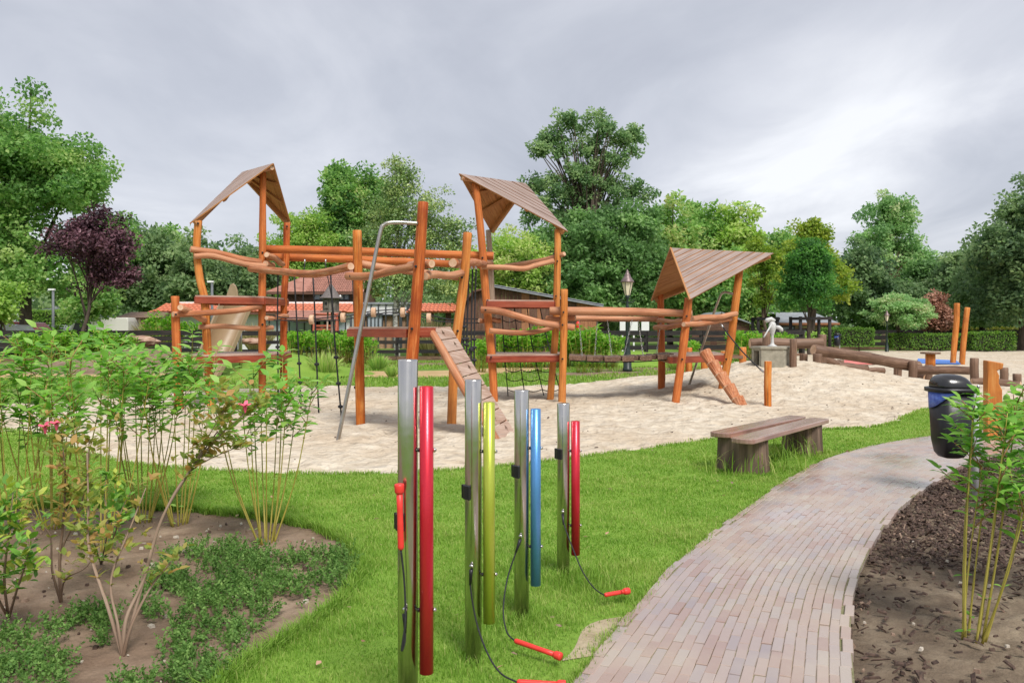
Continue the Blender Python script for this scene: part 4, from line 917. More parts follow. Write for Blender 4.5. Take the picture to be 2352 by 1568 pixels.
for x, y0, y1, Y, w_ in ((1822, 778, 834, 19.5, .17), (1760, 762, 800, 20.9, .19), (1878, 812, 846, 20.4, .22), (1846, 812, 836, 21, .2), (1889, 768, 800, 21.5, .2), (2097, 829, 885, 21.2, .21), (2133, 838, 870, 22.4, .2), (2238, 822, 887, 21.0, .2), (1931, 826, 836, 25, .2), (1975, 838, 852, 24, .2), (2062, 838, 858, 24, .22), (2306, 844, 878, 22.0, .2), (2336, 858, 890, 20.6, .2), (1905, 838, 858, 22.6, .25)):
    b0 = P(x, y1, Y); b0.z = min(b0.z, gz(b0.x, b0.y)) - .15; m = MB(); m.tube(crooked(P(x, y0, Y), b0, .006), [w_ / 2] * 7, 12, 0, 1, wob=.02, round_=.012); m.build('channel_post', [OLDLOG, OLDLOG], e)
# tall crooked twin posts
for i, (pts_, lab) in enumerate(((((2198, 696), (2197, 740), (2192, 790), (2188, 836)), 'taller of two crooked orange poles standing beyond the water channel'), (((2222, 706), (2217, 750), (2212, 800), (2209, 836)), 'shorter of two crooked orange poles standing beyond the water channel'))):
    p = [P(x, y, 32.5) for x, y in pts_]; p[-1].z = -.1; m = MB(); m.tube(smooth_line(p, 4), .105, 12, 0, 1, wob=.03, round_=.02)
    top(m, 'crooked_pole', [WOODY, CUT], lab, 'pole', (p[-1].x, p[-1].y, 0), 'crooked poles in the sand')
# play table and bright mats
e = empty('play_table', P(2135, 838, 30), 'small orange mushroom-shaped wooden table beyond the water channel', 'table')
c = P(2137, 838, 30); m = MB(); m.tube([(c.x, c.y, 0), (c.x, c.y, .5)], .17, 14); m.build('pedestal', [WOODY], e)
m = MB(); m.lathe([(.34, .5), (.34, .56)], (c.x, c.y, 0), 20); m.build('table_top', [OLDLOG], e)
def mat_(name, quad, z, m_, label): 
    m = MB(); p = [G(x, y, z) for x, y in quad]; m.slab(p, (0, 0, 1), .04); top(m, name, [m_], label, 'mat', (p[0].x, p[0].y, 0))
mat_('play_mat', ((1880, 836), (2012, 834), (1995, 826), (1890, 827)), .06, plain('mat_pink', (.62, .10, .14), (.72, .3, .2), .6, scale=1.2), 'pink and orange mat on the sand behind the sloping channel log')
mat_('play_mat', ((2108, 832), (2206, 834), (2196, 827), (2108, 823)), .06, plain('mat_blue', (.09, .22, .60), rough=.6), 'blue mat on the sand behind the mushroom table')
# low balance beam left of the mound
e = empty('balance_beam', P(1590, 848, 27.5), 'low balance beam on short golden posts behind the small tower', 'balance beam')
for x, y0, y1, Y in ((1582, 798, 850, 27), (1618, 805, 850, 27), (1663, 806, 846, 26.4), (1706, 797, 842, 26.4)):
    b0 = P(x, y1, Y); b0.z = -.1; m = MB(); m.tube([P(x, y0, Y), b0], .115, 12, 0, 1, round_=.015); m.build('beam_post', [WOODY, CUT], e)
for a, b in ((P(1578, 816, 27), P(1622, 818, 27)), (P(1660, 818, 26.4), P(1708, 820, 26.4))):
    m = MB(); d = b - a; m.box((a + b) / 2, (d.length, .22, .1), frame_of(d)); m.build('beam', [OLDLOG], e)

# ---------------------------------------------------------------- street furniture
def lantern(x, ybase, ytop, label, Y=None, s=1.):
    b0 = G(x, ybase, -.04) if Y is None else Vector(((x - CX) / D * Y, Y, -.05)); Y = b0.y; hgt = (HY - ytop) / D * Y + H - b0.z
    DG = MATS.get('lantern_green') or plain('lantern_green', (.012, .022, .020), (.022, .036, .032), .4, scale=9); GL = MATS.get('lantern_glass')
    if GL is None:
        GL = plain('lantern_glass', (.72, .66, .48), rough=.25); 
    CO = MATS.get('lantern_copper') or plain('lantern_copper', (.14, .10, .10), (.22, .165, .16), .45, .4, scale=12)
    e = empty('street_lamp', b0, label, 'street lamp'); k = hgt / 3.45
    m = MB(); m.lathe([(r * k, z * k) for r, z in ((.16, 0), (.16, .1), (.14, .12), (.14, .55), (.11, .6), (.115, .66), (.09, .72), (.085, .95), (.10, 1.0), (.06, 1.08), (.045, 1.2), (.04, 2.1), (.06, 2.14), (.06, 2.2), (.035, 2.26), (.035, 2.42), (.07, 2.5), (.08, 2.56))], b0, 14); m.build('column', [DG], e)
    m = MB(); m.tube([b0 + Vector((-.22 * k, 0, 2.33 * k)), b0 + Vector((.22 * k, 0, 2.33 * k))], .014 * k, 8)
    for q in (-1, 1): m.tube(smooth_line([b0 + Vector((q * .21 * k, 0, 2.33 * k)), b0 + Vector((q * .23 * k, 0, 2.42 * k)), b0 + Vector((q * .15 * k, 0, 2.40 * k)), b0 + Vector((q * .09 * k, 0, 2.5 * k))], 4), .01 * k, 6)
    m.build('cross_bar', [DG], e)
    m = MB(); m.lathe([(.09 * k, 2.57 * k), (.19 * k, 3.0 * k)], b0, 6, sm=False); m.build('glass', [GL], e)
    m = MB()
    for j in range(6):
        a = 6.28318 * j / 6; m.tube([b0 + Vector((.093 * k * math.cos(a), .093 * k * math.sin(a), 2.56 * k)), b0 + Vector((.195 * k * math.cos(a), .195 * k * math.sin(a), 3.01 * k))], .010 * k, 5)
    m.build('frame', [DG], e)
    m = MB(); m.lathe([(.23 * k, 3.0 * k), (.23 * k, 3.03 * k), (.16 * k, 3.13 * k), (.115 * k, 3.2 * k), (.10 * k, 3.24 * k), (.10 * k, 3.27 * k), (.06 * k, 3.3 * k), (.06 * k, 3.35 * k), (.03 * k, 3.4 * k), (.008 * k, 3.45 * k)], b0, 14); m.build('cap', [CO], e)
lantern(1441, 853, 618, 'tall green iron lantern with glass head beside the plank bridge')
lantern(2037, 0, 712, 'small distant iron lantern beside the rounded weeping tree', 48)
def lamp_pole(x, ytop, Y, label, dx=.14):
    b0 = Vector(((x - CX) / D * Y, Y, -.05)); z = H - (ytop - HY) / D * Y; e = empty('light_pole', b0, label, 'light pole'); GP = MATS.get('pole_grey') or plain('pole_grey', (.10, .11, .12), (.16, .17, .18), .5, scale=8)
    m = MB(); m.tube([b0, (b0.x, b0.y, z)], [.075, .06], 10); m.build('pole', [GP], e)
    m = MB(); m.box((b0.x - dx / 2, b0.y, z + .02), (.30, .16, .09)); m.build('lamp_head', [WHITE], e, .01)
lamp_pole(122, 666, 41, 'slim dark lamp pole beside the purple-leaved tree'); lamp_pole(487, 648, 40, 'slim grey lamp pole just right of the left tower crooked post'); lamp_pole(806, 724, 44, 'grey lamp pole in front of white wall near the dovecote')

# dovecote
DV = wood('grey_boards', (.07, .06, .05), (.14, .125, .105), (.26, .23, .19), .8); c = P(760, 714, 36); e = empty('dovecote', (c.x, c.y, 0), 'grey eight-sided dovecote with conical roof on tall legs', 'dovecote')
SL = plain('slate_cone', (.10, .085, .08), (.18, .155, .145), .7, scale=16)
m = MB(); m.lathe([(.36, c.z), (.36, c.z + .56)], (c.x, c.y, 0), 8, sm=False); m.build('body', [DV], e)
m = MB(); m.lathe([(.52, c.z + .54), (.50, c.z + .58), (.38, c.z + .66), (.12, c.z + 1.06), (.015, c.z + 1.2)], (c.x, c.y, 0), 16); m.build('roof', [SL], e)
m = MB(); m.lathe([(.46, c.z - .05), (.46, c.z)], (c.x, c.y, 0), 8, sm=False); m.build('landing', [DV], e)
m = MB(); m.box((c.x - .12, c.y - .335, c.z + .28), (.19, .05, .34), rotz(-.38)); m.build('door_frame', [WHITE if False else DV], e, .01)
m = MB(); m.lathe([(.06, 0), (.06, .02)], (c.x - .125, c.y - .36, c.z + .32), 10, axis=Vector((-.38, -.92, 0))); m.build('hole', [BOLT], e)  # solid black disc, painting the shade inside the flight hole
for dx, dy in ((-.14, -.1), (.14, -.1), (0, .15)):
    m = MB(); m.tube([(c.x + dx * .8, c.y + dy, c.z - .05), (c.x + dx * 1.3, c.y + dy * 1.3, -.05)], .04, 8); m.build('leg', [WOODG], e)
m = MB(); m.lathe([(.0, 0), (.04, .02), (.05, .06), (.03, .1), (.0, .12)], (c.x + .43, c.y - .1, c.z + .58), 8); o = top(m, 'dove', [WHITE], 'small white dove perched on the dovecote eave', 'bird', (c.x + .43, c.y - .1, c.z + .58))

# ---------------------------------------------------------------- fences
def fence(pts, label, h=1.28, bay=2.6, boards=((1.18, .2), (.78, .16), (.36, .16)), base=True):
    e = empty('fence', (pts[0][0], pts[0][1], 0), label, 'fence'); pp = [Vector((*p, 0)) for p in pts]
    for a, b in zip(pp, pp[1:]):
        d = b - a; n = max(1, round(d.length / bay)); u = d.normalized(); fr = frame_of(d); nr = Vector((u.y, -u.x, 0))
        for i in range(n + 1):
            c = a.lerp(b, i / n); m = MB(); m.box((c.x, c.y, h / 2 - .05), (.14, .14, h + .1), fr, lax=2); m.build('fence_post', [DKWOOD], e)
        for i in range(n):
            c = a.lerp(b, (i + .5) / n) + nr * .09
            for z, w_ in boards: m = MB(); m.box((c.x, c.y, z + random.gauss(0, .01)), (d.length / n - .02, .035, w_), fr @ Matrix.Rotation(random.gauss(0, .004), 3, 'Y'), lax=0); m.build('fence_board', [DKWOOD], e)
            if base: m = MB(); m.box((c.x, c.y, .03), (d.length / n - .02, .04, .2), fr, lax=0); m.build('base_board', [OLDLOG], e)
fence([(-25.5, 35.6), (-12.5, 37.4)], 'dark board fence on the left below the purple-leaved tree', boards=((1.2, .22), (.93, .2), (.68, .2), (.43, .18)))
fence([(-12.3, 37.4), (-.5, 37.6)], 'dark post-and-rail fence behind the left tower and birch')
fence([(-.3, 37.6), (6.2, 38.2), (14.6, 41.5)], 'dark post-and-rail fence behind the plank bridge and small tower', boards=((1.18, .22), (.86, .2), (.5, .2)))
fence([(19.5, 54), (46, 53)], 'dark board fence behind the clipped hedges on the right', h=1.2, bay=3., boards=((1.1, .25), (.75, .25), (.35, .2)))

# ---------------------------------------------------------------- buildings
TILE = plain('roof_tile', (.25, .105, .075), (.37, .18, .135), .7, scale=3, rnd=.25); ORANGE = plain('orange_tile', (.50, .13, .065), (.60, .20, .11), .6, scale=3, rnd=.12)
BRN = wood('brown_boards', (.075, .034, .022), (.125, .06, .04), (.21, .11, .075), .75); BRO = wood('russet_boards', (.20, .07, .03), (.32, .13, .06), (.42, .2, .1), .7); PALE = plain('white_wall', (.62, .62, .63), (.72, .72, .73), .7, scale=2)
GLASS = plain('window_glass', (.42, .47, .52), (.30, .35, .40), .12, scale=.6, spec=.8); FRAME = plain('window_frame', (.05, .055, .06), rough=.5); CORR = plain('corrugated_grey', (.20, .215, .24), (.30, .315, .34), .55, scale=2); LBRN = wood('light_boards', (.24, .13, .075), (.36, .21, .125), (.46, .30, .19), .7)
def tiles(parent, o0, u, v, nu, nv, mat, name='tile', th=.05):
    """rows of roof tiles from the eave corner o0: u along the eave, v up the slope"""
    du, dv = u / nu, v / nv; nr = u.cross(v).normalized(); nr = nr if nr.z > 0 else -nr
    m = MB(); w_ = du.length; prof = [(0., 0.), (.25, .045), (.5, .02), (.75, .0), (.98, .0)]
    vs_ = [du * p + nr * (h + .03) for p, h in prof] + [du * p + dv * 1.06 + nr * h for p, h in prof]
    fs = [[i, i + 1, i + 6, i + 5] for i in range(4)] + [[0, 1, 2, 3, 4][::-1] + []]
    m.add(vs_, fs, 0); me = m.mesh(name, Vector((0, 0, 0)), [mat])
    base = worg(parent)
    for i in range(nu):
        for j in range(nv):
            o = bpy.data.objects.new(name, me); col.objects.link(o); o.parent = parent; o.location = o0 + du * i + dv * j + nr * .02 - base
def wall(parent, a, b, z0, z1, mat, name='wall', th=.12):
    a, b = Vector((*a, 0)), Vector((*b, 0)); m = MB(); d = b - a; m.box((a + b) / 2 + Vector((0, 0, (z0 + z1) / 2)), (d.length, th, z1 - z0), frame_of(d)); return m.build(name, [mat], parent)
def window(parent, c, w_, h, n=2, name='window'):
    m = MB(); t = .07
    m.box(c + Vector((0, 0, h / 2)), (w_ + t, .1, t)); m.box(c - Vector((0, 0, h / 2)), (w_ + t, .1, t))
    for i in range(n + 1): m.box(c + Vector((-w_ / 2 + w_ * i / n, 0, 0)), (t, .096, h - t))
    f = m.build(name, [FRAME], parent)
    for i in range(n): m = MB(); m.box(c + Vector((-w_ / 2 + w_ * (i + .5) / n, .02, 0)), (w_ / n - t, .03, h - t)); m.build('pane', [GLASS], f)
    return f
# brown house with a tiled roof
Y = 60.; e = empty('house', ((715 - CX) / D * Y, Y, 0), 'brown timber house with red-brown pantile roof behind the dovecote', 'house')
x0, x1 = (612 - CX) / D * Y, (838 - CX) / D * Y; ze = H + (HY - 668) / D * Y; zr = H + (HY - 612) / D * Y
wall(e, (x0 + 1.2, Y), (x1 - .6, Y), -.1, ze, BRN); wall(e, (x0 + 1.2, Y), (x0 + 1.2, Y + 8), -.1, ze, BRN); wall(e, (x1 - .6, Y), (x1 - .6, Y + 8), -.1, ze, BRN)
A0, A1 = Vector((x0, Y - .5, ze - .1)), Vector((x1, Y - .5, ze - .1)); R0, R1 = Vector((x0 + 3.0, Y + 3.6, zr)), Vector((x1 - .5, Y + 3.6, zr)); B0, B1 = Vector((x0, Y + 8, ze - .1)), Vector((x1, Y + 8, ze - .1))
m = MB(); m.slab([A0, A1, R1, R0], (0, -1, 1), .08); m.slab([B1, B0, R0, R1], (0, 1, 1), .08); m.slab([B0, A0, R0], (-1, 0, .5), .08); rf = m.build('roof', [TILE], e)
tiles(rf, R0.lerp(A0, 1.) + Vector((3.0, 0, 0)), Vector((x1 - x0 - 3.4, 0, 0)), Vector((0, 4.1, zr - ze + .1)), 22, 12, TILE)
m = MB(); m.box(((x0 + x1) / 2, Y - .53, ze - .17), (x1 - x0, .06, .2)); m.build('gutter', [BRN], e)
window(e, Vector(((785 - CX) / D * Y, Y - .08, H + (HY - 681) / D * Y)), 1.1, .46, 3); window(e, Vector(((745 - CX) / D * Y - .25, Y - .08, H + (HY - 681) / D * Y)), .9, .46, 2)
# long low building with orange roof strip
Y = 54.; e = empty('low_building', ((560 - CX) / D * Y, Y, 0), 'long low white building with orange tiled roof behind left tower', 'building')
def px2(x, y, Y): return P(x, y, Y)
a, b = px2(338, 716, Y - .7), px2(812, 716, Y - .7); za, zb = a.z, H + (HY - 697) / D * (Y + .2)
m = MB(); m.slab([a, b, Vector((b.x - .3, Y + 1.4, zb)), Vector((a.x + .8, Y + 1.4, zb))], (0, -1, 1), .1); rf = m.build('roof', [ORANGE], e)
tiles(rf, a + Vector((.35, 0, 0)), Vector((b.x - a.x - .8, 0, 0)), Vector((.0, 2.0, zb - za)), 42, 4, ORANGE)
m = MB(); m.box(((a.x + b.x) / 2 + .3, Y + 1.4, zb + .08), (b.x - a.x - 1.0, .2, .14)); m.build('ridge_cap', [WHITE], e)
wall(e, (a.x + .6, Y), (b.x - .2, Y), -.1, za, PALE); wall(e, (a.x + .7, Y + .1), (a.x + .7, Y + 6), -.1, za, PALE); wall(e, (b.x - .3, Y + .1), (b.x - .3, Y + 6), -.1, za, PALE)
m = MB(); m.box(((a.x + b.x) / 2, Y - .35, za - .12), (b.x - a.x - 1.2, .7, .12)); m.build('soffit', [BRN], e)
for x, w_, n in ((628, 1.5, 3), (700, 2.0, 4), (742, 1.4, 3), (770, 1.4, 3)): window(e, Vector(((x - CX) / D * Y, Y - .08, H + (HY - 748) / D * Y)), w_, 1.2, n)
# tiled lean-to in front of it
a, b = px2(652, 735, Y - 2.2), px2(770, 735, Y - 2.2); zb = H + (HY - 715) / D * (Y - .5)
m = MB(); m.slab([a, b, Vector((b.x, Y - .75, zb)), Vector((a.x, Y - .75, zb))], (0, -1, 1), .08); rf = m.build('lean_to_roof', [TILE], e)
for j in range(5):
    t = j / 5; m = MB(); m.box(Vector(((a.x + b.x) / 2, a.y + (1.45) * (t + .1), a.z + (zb - a.z) * (t + .1) + .04)), (b.x - a.x, .34, .05), Matrix.Rotation(math.atan2(zb - a.z, 1.45), 3, 'X')); m.build('tile_row', [TILE], rf)
for x in (658, 764): m = MB(); m.box(((x - CX) / D * (Y - 2.1), Y - 2.1, a.z / 2), (.14, .14, a.z)); m.build('porch_post', [BRO], e)
# glass-fronted hall and a second orange roof
Y = 56.; e = empty('glass_hall', ((890 - CX) / D * Y, Y, 0), 'grey and white glass-fronted hall behind the birch trunk', 'building')
a, b = (836 - CX) / D * Y, (938 - CX) / D * Y; zt = H + (HY - 698) / D * Y; zm = H + (HY - 723) / D * Y
wall(e, (a, Y), (b, Y), zm, zt, PALE); wall(e, (a, Y + .2), (b, Y + .2), -.1, zm - .02, LBRN, 'shopfront')
for i in range(7): m = MB(); x = a + (b - a) * i / 6; m.box((x, Y - .1, zt / 2), (.2 if i in (0, 5, 6) else .07, .1, zt)); m.build('mullion', [FRAME], e)
m = MB(); m.box(((a + b) / 2, Y - .12, zm), (b - a, .1, .1)); m.build('transom', [FRAME], e); m = MB(); m.box(((a + b) / 2, Y + 3, zt + .05), (b - a + .3, 6.4, .12)); m.build('flat_roof', [CORR], e)
window(e, Vector((a + .75, Y - .02, H + (HY - 740) / D * Y)), 1.0, 1.2, 2)
Y = 52.; e = empty('pavilion', ((1000 - CX) / D * Y, Y, 0), 'open shelter with bright orange tiled roof seen between the two middle posts', 'pavilion')
a, b = px2(932, 716, Y - .6), px2(1078, 716, Y - .6); zb = H + (HY - 697) / D * (Y + .6)
m = MB(); m.slab([a, b, Vector((b.x - .2, Y + 1.2, zb)), Vector((a.x + .4, Y + 1.2, zb))], (0, -1, 1), .1); m.slab([Vector((a.x, Y + 3, a.z)), a, Vector((a.x + .4, Y + 1.2, zb))], (-1, 0, 1), .1); rf = m.build('roof', [ORANGE], e)
tiles(rf, a + Vector((.15, 0, 0)), Vector((b.x - a.x - .4, 0, 0)), Vector((0, 1.8, zb - a.z)), 14, 4, ORANGE)
for x in (945, 990, 1030, 1068): m = MB(); xx = (x - CX) / D * Y; m.box((xx, Y, a.z / 2), (.35, .3, a.z)); m.build('pillar', [BRN], e)
# barn with shallow grey roof
Y = 43.; e = empty('barn', ((1230 - CX) / D * Y, Y, 0), 'brown timber barn with shallow grey corrugated roof behind the middle tower', 'barn')
g = [px2(1058, 700, Y), px2(1086, 668, Y), px2(1130, 656, Y), px2(1378, 701, Y)]; g0, g1 = Vector((g[0].x + .1, Y, -.1)), Vector((g[3].x - .2, Y, -.1))
xs = [g0.x + (g1.x - g0.x) * i / 34 for i in range(35)]
def zroof(x): return float(np.interp(x, [p.x for p in g], [p.z for p in g])) - .05
for i in range(34):
    xa, xb = xs[i] + .004, xs[i + 1] - .004; m = MB(); mt = BRO if i in (15, 16, 19, 29, 30, 31, 32, 33) else BRN
    pts = [Vector((xa, Y + .012 * (i % 2), -.1)), Vector((xb, Y + .012 * (i % 2), -.1)), Vector((xb, Y + .012 * (i % 2), zroof(xb))), Vector((xa, Y + .012 * (i % 2), zroof(xa)))]
    m.slab(pts, (0, -1, 0), .06, 0, None, [(p.x * 1., i * .7, p.z) for p in pts]); m.build('cladding_board', [mt], e)
wall(e, (g0.x, Y + .1), (g0.x, Y + 8), -.1, zroof(g0.x), BRN); wall(e, (g1.x, Y + .1), (g1.x, Y + 8), -.1, zroof(g1.x), BRN)
for a, b, nm in ((g[2], g[3], 48), (g[2], g[1], 8), (g[1], g[0], 8)):
    d = b - a; u = d.normalized(); nr = u.cross(Vector((0, 1, 0))); nr = nr if nr.z > 0 else -nr
    m = MB(); n = nm; ys = np.linspace(Y - .35, Y + 8, 60); vs_ = []
    if nm == 48:       # corrugations run down the slope
        for k, yy in enumerate(np.linspace(Y - .35, Y + 8, 120)): h = .03 * (k % 4 in (1, 2)); vs_ += [Vector((a.x, yy, a.z)) + nr * (.04 + h), Vector((b.x, yy, b.z)) + u * .15 + nr * (.04 + h)]
        m.add(vs_, [[2 * k, 2 * k + 1, 2 * k + 3, 2 * k + 2] for k in range(119)], 0)
        m.slab([Vector((a.x, Y - .34, a.z)), Vector((b.x, Y - .34, b.z)) + u * .15, Vector((b.x, Y + 8, b.z)) + u * .15, Vector((a.x, Y + 8, a.z))], nr, .07)
    else: m.slab([Vector((a.x, Y - .35, a.z)), Vector((b.x, Y - .35, b.z)), Vector((b.x, Y + 8, b.z)), Vector((a.x, Y + 8, a.z))], nr, .1)
    m.build('roof_sheet', [CORR if nm == 48 else BRN], e)
m = MB(); x = g[2].x + 3.2; m.tube([(x, Y - .1, 1.9), (x + 1.3, Y - .1, 1.9)], .05, 8); m.build('pipe', [CHAIN], e)
# sheds on the right
def shed(x0, x1, yr, ye, Y, label, ridge_dir, wm, rm, depth=5.):
    a, b = (x0 - CX) / D * Y, (x1 - CX) / D * Y; zr, ze = H + (HY - yr) / D * Y, H + (HY - ye) / D * Y
    e = empty('shed', ((a + b) / 2, Y, 0), label, 'shed')
    if ridge_dir == 'depth':
        n = 12
        for i in range(n):
            z0, z1 = -.1 + (ze + .1) * i / n, -.1 + (ze + .1) * (i + 1) / n - .015; m = MB(); m.box(((a + b) / 2, Y + .01 * (i % 2), (z0 + z1) / 2), (b - a - .4, .06, z1 - z0)); m.build('wall_board', [wm], e)
        m = MB(); mid = (a + b) / 2; m.slab([Vector((a + .25, Y, ze)), Vector((b - .25, Y, ze)), Vector((mid, Y, zr - .05))], (0, -1, 0), .06); m.build('gable', [wm], e)
        for s, xx in ((-1, a), (1, b)):
            m = MB(); m.slab([Vector((mid, Y - .3, zr)), Vector((xx, Y - .3, ze - .05)), Vector((xx, Y + depth, ze - .05)), Vector((mid, Y + depth, zr))], (s * .5, 0, 1), .09); m.build('roof_slope', [rm], e)
    else:
        n = 12
        for i in range(n):
            z0, z1 = -.1 + (ze + .1) * i / n, -.1 + (ze + .1) * (i + 1) / n - .015; m = MB(); m.box(((a + b) / 2, Y + .01 * (i % 2), (z0 + z1) / 2), (b - a - .5, .06, z1 - z0)); m.build('wall_board', [wm], e)
        for s in (-1, 1):
            y0 = Y - .5 if s < 0 else Y + depth + .5; m = MB(); ym = Y + depth / 2
            m.slab([Vector((a + (.9 if s < 0 else 0), ym, zr)), Vector((b - .6, ym, zr)), Vector((b, y0, ze - .05)), Vector((a, y0, ze - .05))], (0, s * .5, 1), .09); m.build('roof_slope', [rm], e)
        m = MB(); m.box(((a + b) / 2, Y - .52, ze - .1), (b - a, .05, .14)); m.build('fascia', [BRO], e)
        for x, w_ in ((.22, .8), (.36, 1.3)): window(e, Vector((a + (b - a) * x, Y - .04, ze * .55)), w_, 1.0 if x < .3 else .6, 1)
    return e
shed(1582, 1728, 716, 741, 52, 'dark brown shed with a shallow gable right of small tower', 'depth', BRN, CORR)
shed(1694, 1792, 717, 740, 57, 'dark gable-ended shed between the two others', 'depth', BRN, BRN)
shed(1778, 1922, 716, 740, 54, 'light brown wooden shed with grey roof behind the clipped round tree', 'width', LBRN, CORR)
# rustic log shelter and far roof at the left
Y = 47.; e = empty('log_shelter', ((315 - CX) / D * Y, Y, 0), 'rustic open shelter with a bark-covered roof at the left', 'shelter')
a, b = px2(262, 729, Y - 1), px2(372, 729, Y - 1); m = MB(); zr = H + (HY - 716) / D * Y; m.slab([a, b, Vector((b.x - .3, Y + .6, zr)), Vector((a.x + .2, Y + .6, zr))], (0, -1, 1), .12); m.build('roof', [OLDLOG], e)
for x in (270, 292, 338, 362): m = MB(); xx = (x - CX) / D * Y; m.tube([(xx, Y - .6, -.1), (xx, Y - .6, a.z)], .09, 8); m.build('shelter_post', [OLDLOG], e)
Y = 75.; m = MB(); a, b = px2(88, 712, Y), px2(235, 712, Y); m.slab([a, b, Vector((b.x, Y + 3, a.z + .45)), Vector((a.x, Y + 3, a.z + .45))], (0, -1, 1), .2); m.box(((a.x + b.x) / 2, Y + 1.6, a.z / 2), (b.x - a.x - .6, 2.6, a.z))
top(m, 'far_building', [CORR], 'long pale grey roofed building beyond the clipped hedge at far left', 'building', (a.x, Y, 0))
# boulders and loose timber by the fence
ROCK = plain('red_rock', (.22, .10, .06), (.50, .36, .27), .85, scale=3.5, bumpd=.05, vscale=(1, 1, 2.2))
def boulder(x, y0, y1, w_, label, Y):
    c = P(x, (y0 + y1) / 2, Y); rx, rz = px(w_ / 2, Y), px((y1 - y0) / 2, Y); m = MB(); n, k = 12, 7; ph = [random.random() * 6 for _ in range(4)]; vs_ = []
    for i in range(k):
        el = -1.35 + 2.7 * i / (k - 1)
        for j in range(n):
            a = 6.28318 * j / n; r = 1 + .16 * math.sin(2 * a + ph[0] + i) + .12 * math.sin(3 * a + ph[1]) + .08 * math.sin(5 * a + ph[2] + 2 * i); vs_.append((c.x + rx * r * math.cos(a) * math.cos(el) ** .6, c.y + rx * .7 * r * math.sin(a) * math.cos(el) ** .6, c.z + rz * math.sin(el) * (1 + .1 * math.sin(a * 3 + ph[3]))))
    fs = [[i * n + j, i * n + (j + 1) % n, (i + 1) * n + (j + 1) % n, (i + 1) * n + j] for i in range(k - 1) for j in range(n)] + [list(range(n))[::-1], [(k - 1) * n + j for j in range(n)]]
    m.add(vs_, fs, 0); return top(m, 'boulder', [ROCK], label, 'boulder', (c.x, c.y, c.z), 'boulders by the fence')
boulder(320, 771, 796, 86, 'large reddish-white boulder in front of the left fence', 33); boulder(495, 774, 792, 50, 'tan boulder beside the crooked post of the left tower', 33); boulder(585, 776, 792, 60, 'grey-brown boulder between the slide and the left tower', 34.5)
for i, (x, y, an) in enumerate(((470, 818, .5), (482, 815, 1.2))):
    c = P(x, y - 10, 25.5); m = MB(); m.tube([c - Vector((.22, 0, .1)), c + Vector((.22, 0, .1 - .3 * i))], .10, 10, 0, 1); top(m, 'cut_log', [BOARD, CUT], ('left of two short red logs lying by the left tower', 'right of two short red logs lying by the left tower')[i], 'log', (c.x, c.y, c.z), 'short logs')

# ---------------------------------------------------------------- vehicles in the car park
def car(org, L, W, Hh, paint, label, van=False, ang=0.):
    e = empty('parked_car' if not van else 'parked_van', org, label, 'car' if not van else 'van'); o = Vector(org); Rm = rotz(ang)
    def T(p): return o + Rm @ Vector(p)
    PT = plain('paint_' + str(len(MATS)), paint, rough=.25, spec=.6); TY = MATS.get('tyre') or plain('tyre', (.015, .015, .015), rough=.8); DG = MATS.get('car_glass') or plain('car_glass', (.02, .025, .03), rough=.08, spec=.8)
    if van: prof = [(-.5, .25), (.5, .25), (.5, .5), (.44, .56), (.33, .95), (.26, 1.), (-.49, 1.), (-.5, .9)]
    else: prof = [(-.5, .2), (.5, .2), (.5, .5), (.28, .58), (.12, .96), (-.28, 1.), (-.46, .66), (-.5, .5)]
    m = MB(); a = [T((x * L, -W / 2, z * Hh)) for x, z in prof]; b = [T((x * L, W / 2, z * Hh)) for x, z in prof]; n = len(prof)
    m.add(a + b, [list(range(n)), [n + i for i in range(n)][::-1]] + [[i, n + i, n + (i + 1) % n, (i + 1) % n] for i in range(n)]); bo = m.build('body', [PT], e, .06)
    for s in (-1, 1):
        m = MB(); q = [(.10, .62), (-.02, .92), (-.25, .93), (-.38, .66)] if not van else [(.37, .62), (.31, .9), (.18, .9), (.18, .62)]
        p = [T((x * L, s * (W / 2 + .012), z * Hh)) for x, z in q]; m.slab(p, Rm @ Vector((0, s, 0)), .02); m.build('side_window', [DG], bo)
        for x in (-.3, .3): m = MB(); c = T((x * L, s * (W / 2 - .06), .33)); m.tube([c, c + Rm @ Vector((0, s * .09, 0))], .33, 16); m.build('wheel', [TY], e)
    return e
c = P(240, 758, 46); car((c.x, c.y, 0), 3.5, 1.9, 1.95, (.62, .60, .55), 'pale grey van half hidden behind the small green tree', True, math.pi)
c = P(66, 758, 46); car((c.x, c.y, 0), 3.9, 1.7, 1.75, (.55, .06, .06), 'red car behind the left end of the fence'); c = P(26, 758, 44); car((c.x, c.y, 0), 4.2, 1.7, 1.62, (.42, .43, .45), 'silver car behind the far left end of the fence')
# red swing seat near the house
e = empty('swing_seat', P(745, 770, 40), 'red A-frame garden swing seat behind the shrubs near the dovecote', 'swing seat'); RS = plain('red_timber', (.28, .06, .03), (.38, .1, .05), .6, scale=6)
for x in (722, 774):
    for dy in (-.5, .5): m = MB(); t_ = P(x, 722, 40); m.tube([t_, (t_.x, t_.y + dy, 0)], .05, 8); m.build('leg', [RS], e)
a, b = P(720, 722, 40), P(776, 722, 40); m = MB(); m.tube([a, b], .05, 8); m.build('top_bar', [RS], e)
for k in range(3): m = MB(); m.box(P(748, 764 - 8 * k, 40), (.9, .05, .1)); m.build('slat', [RS], e)
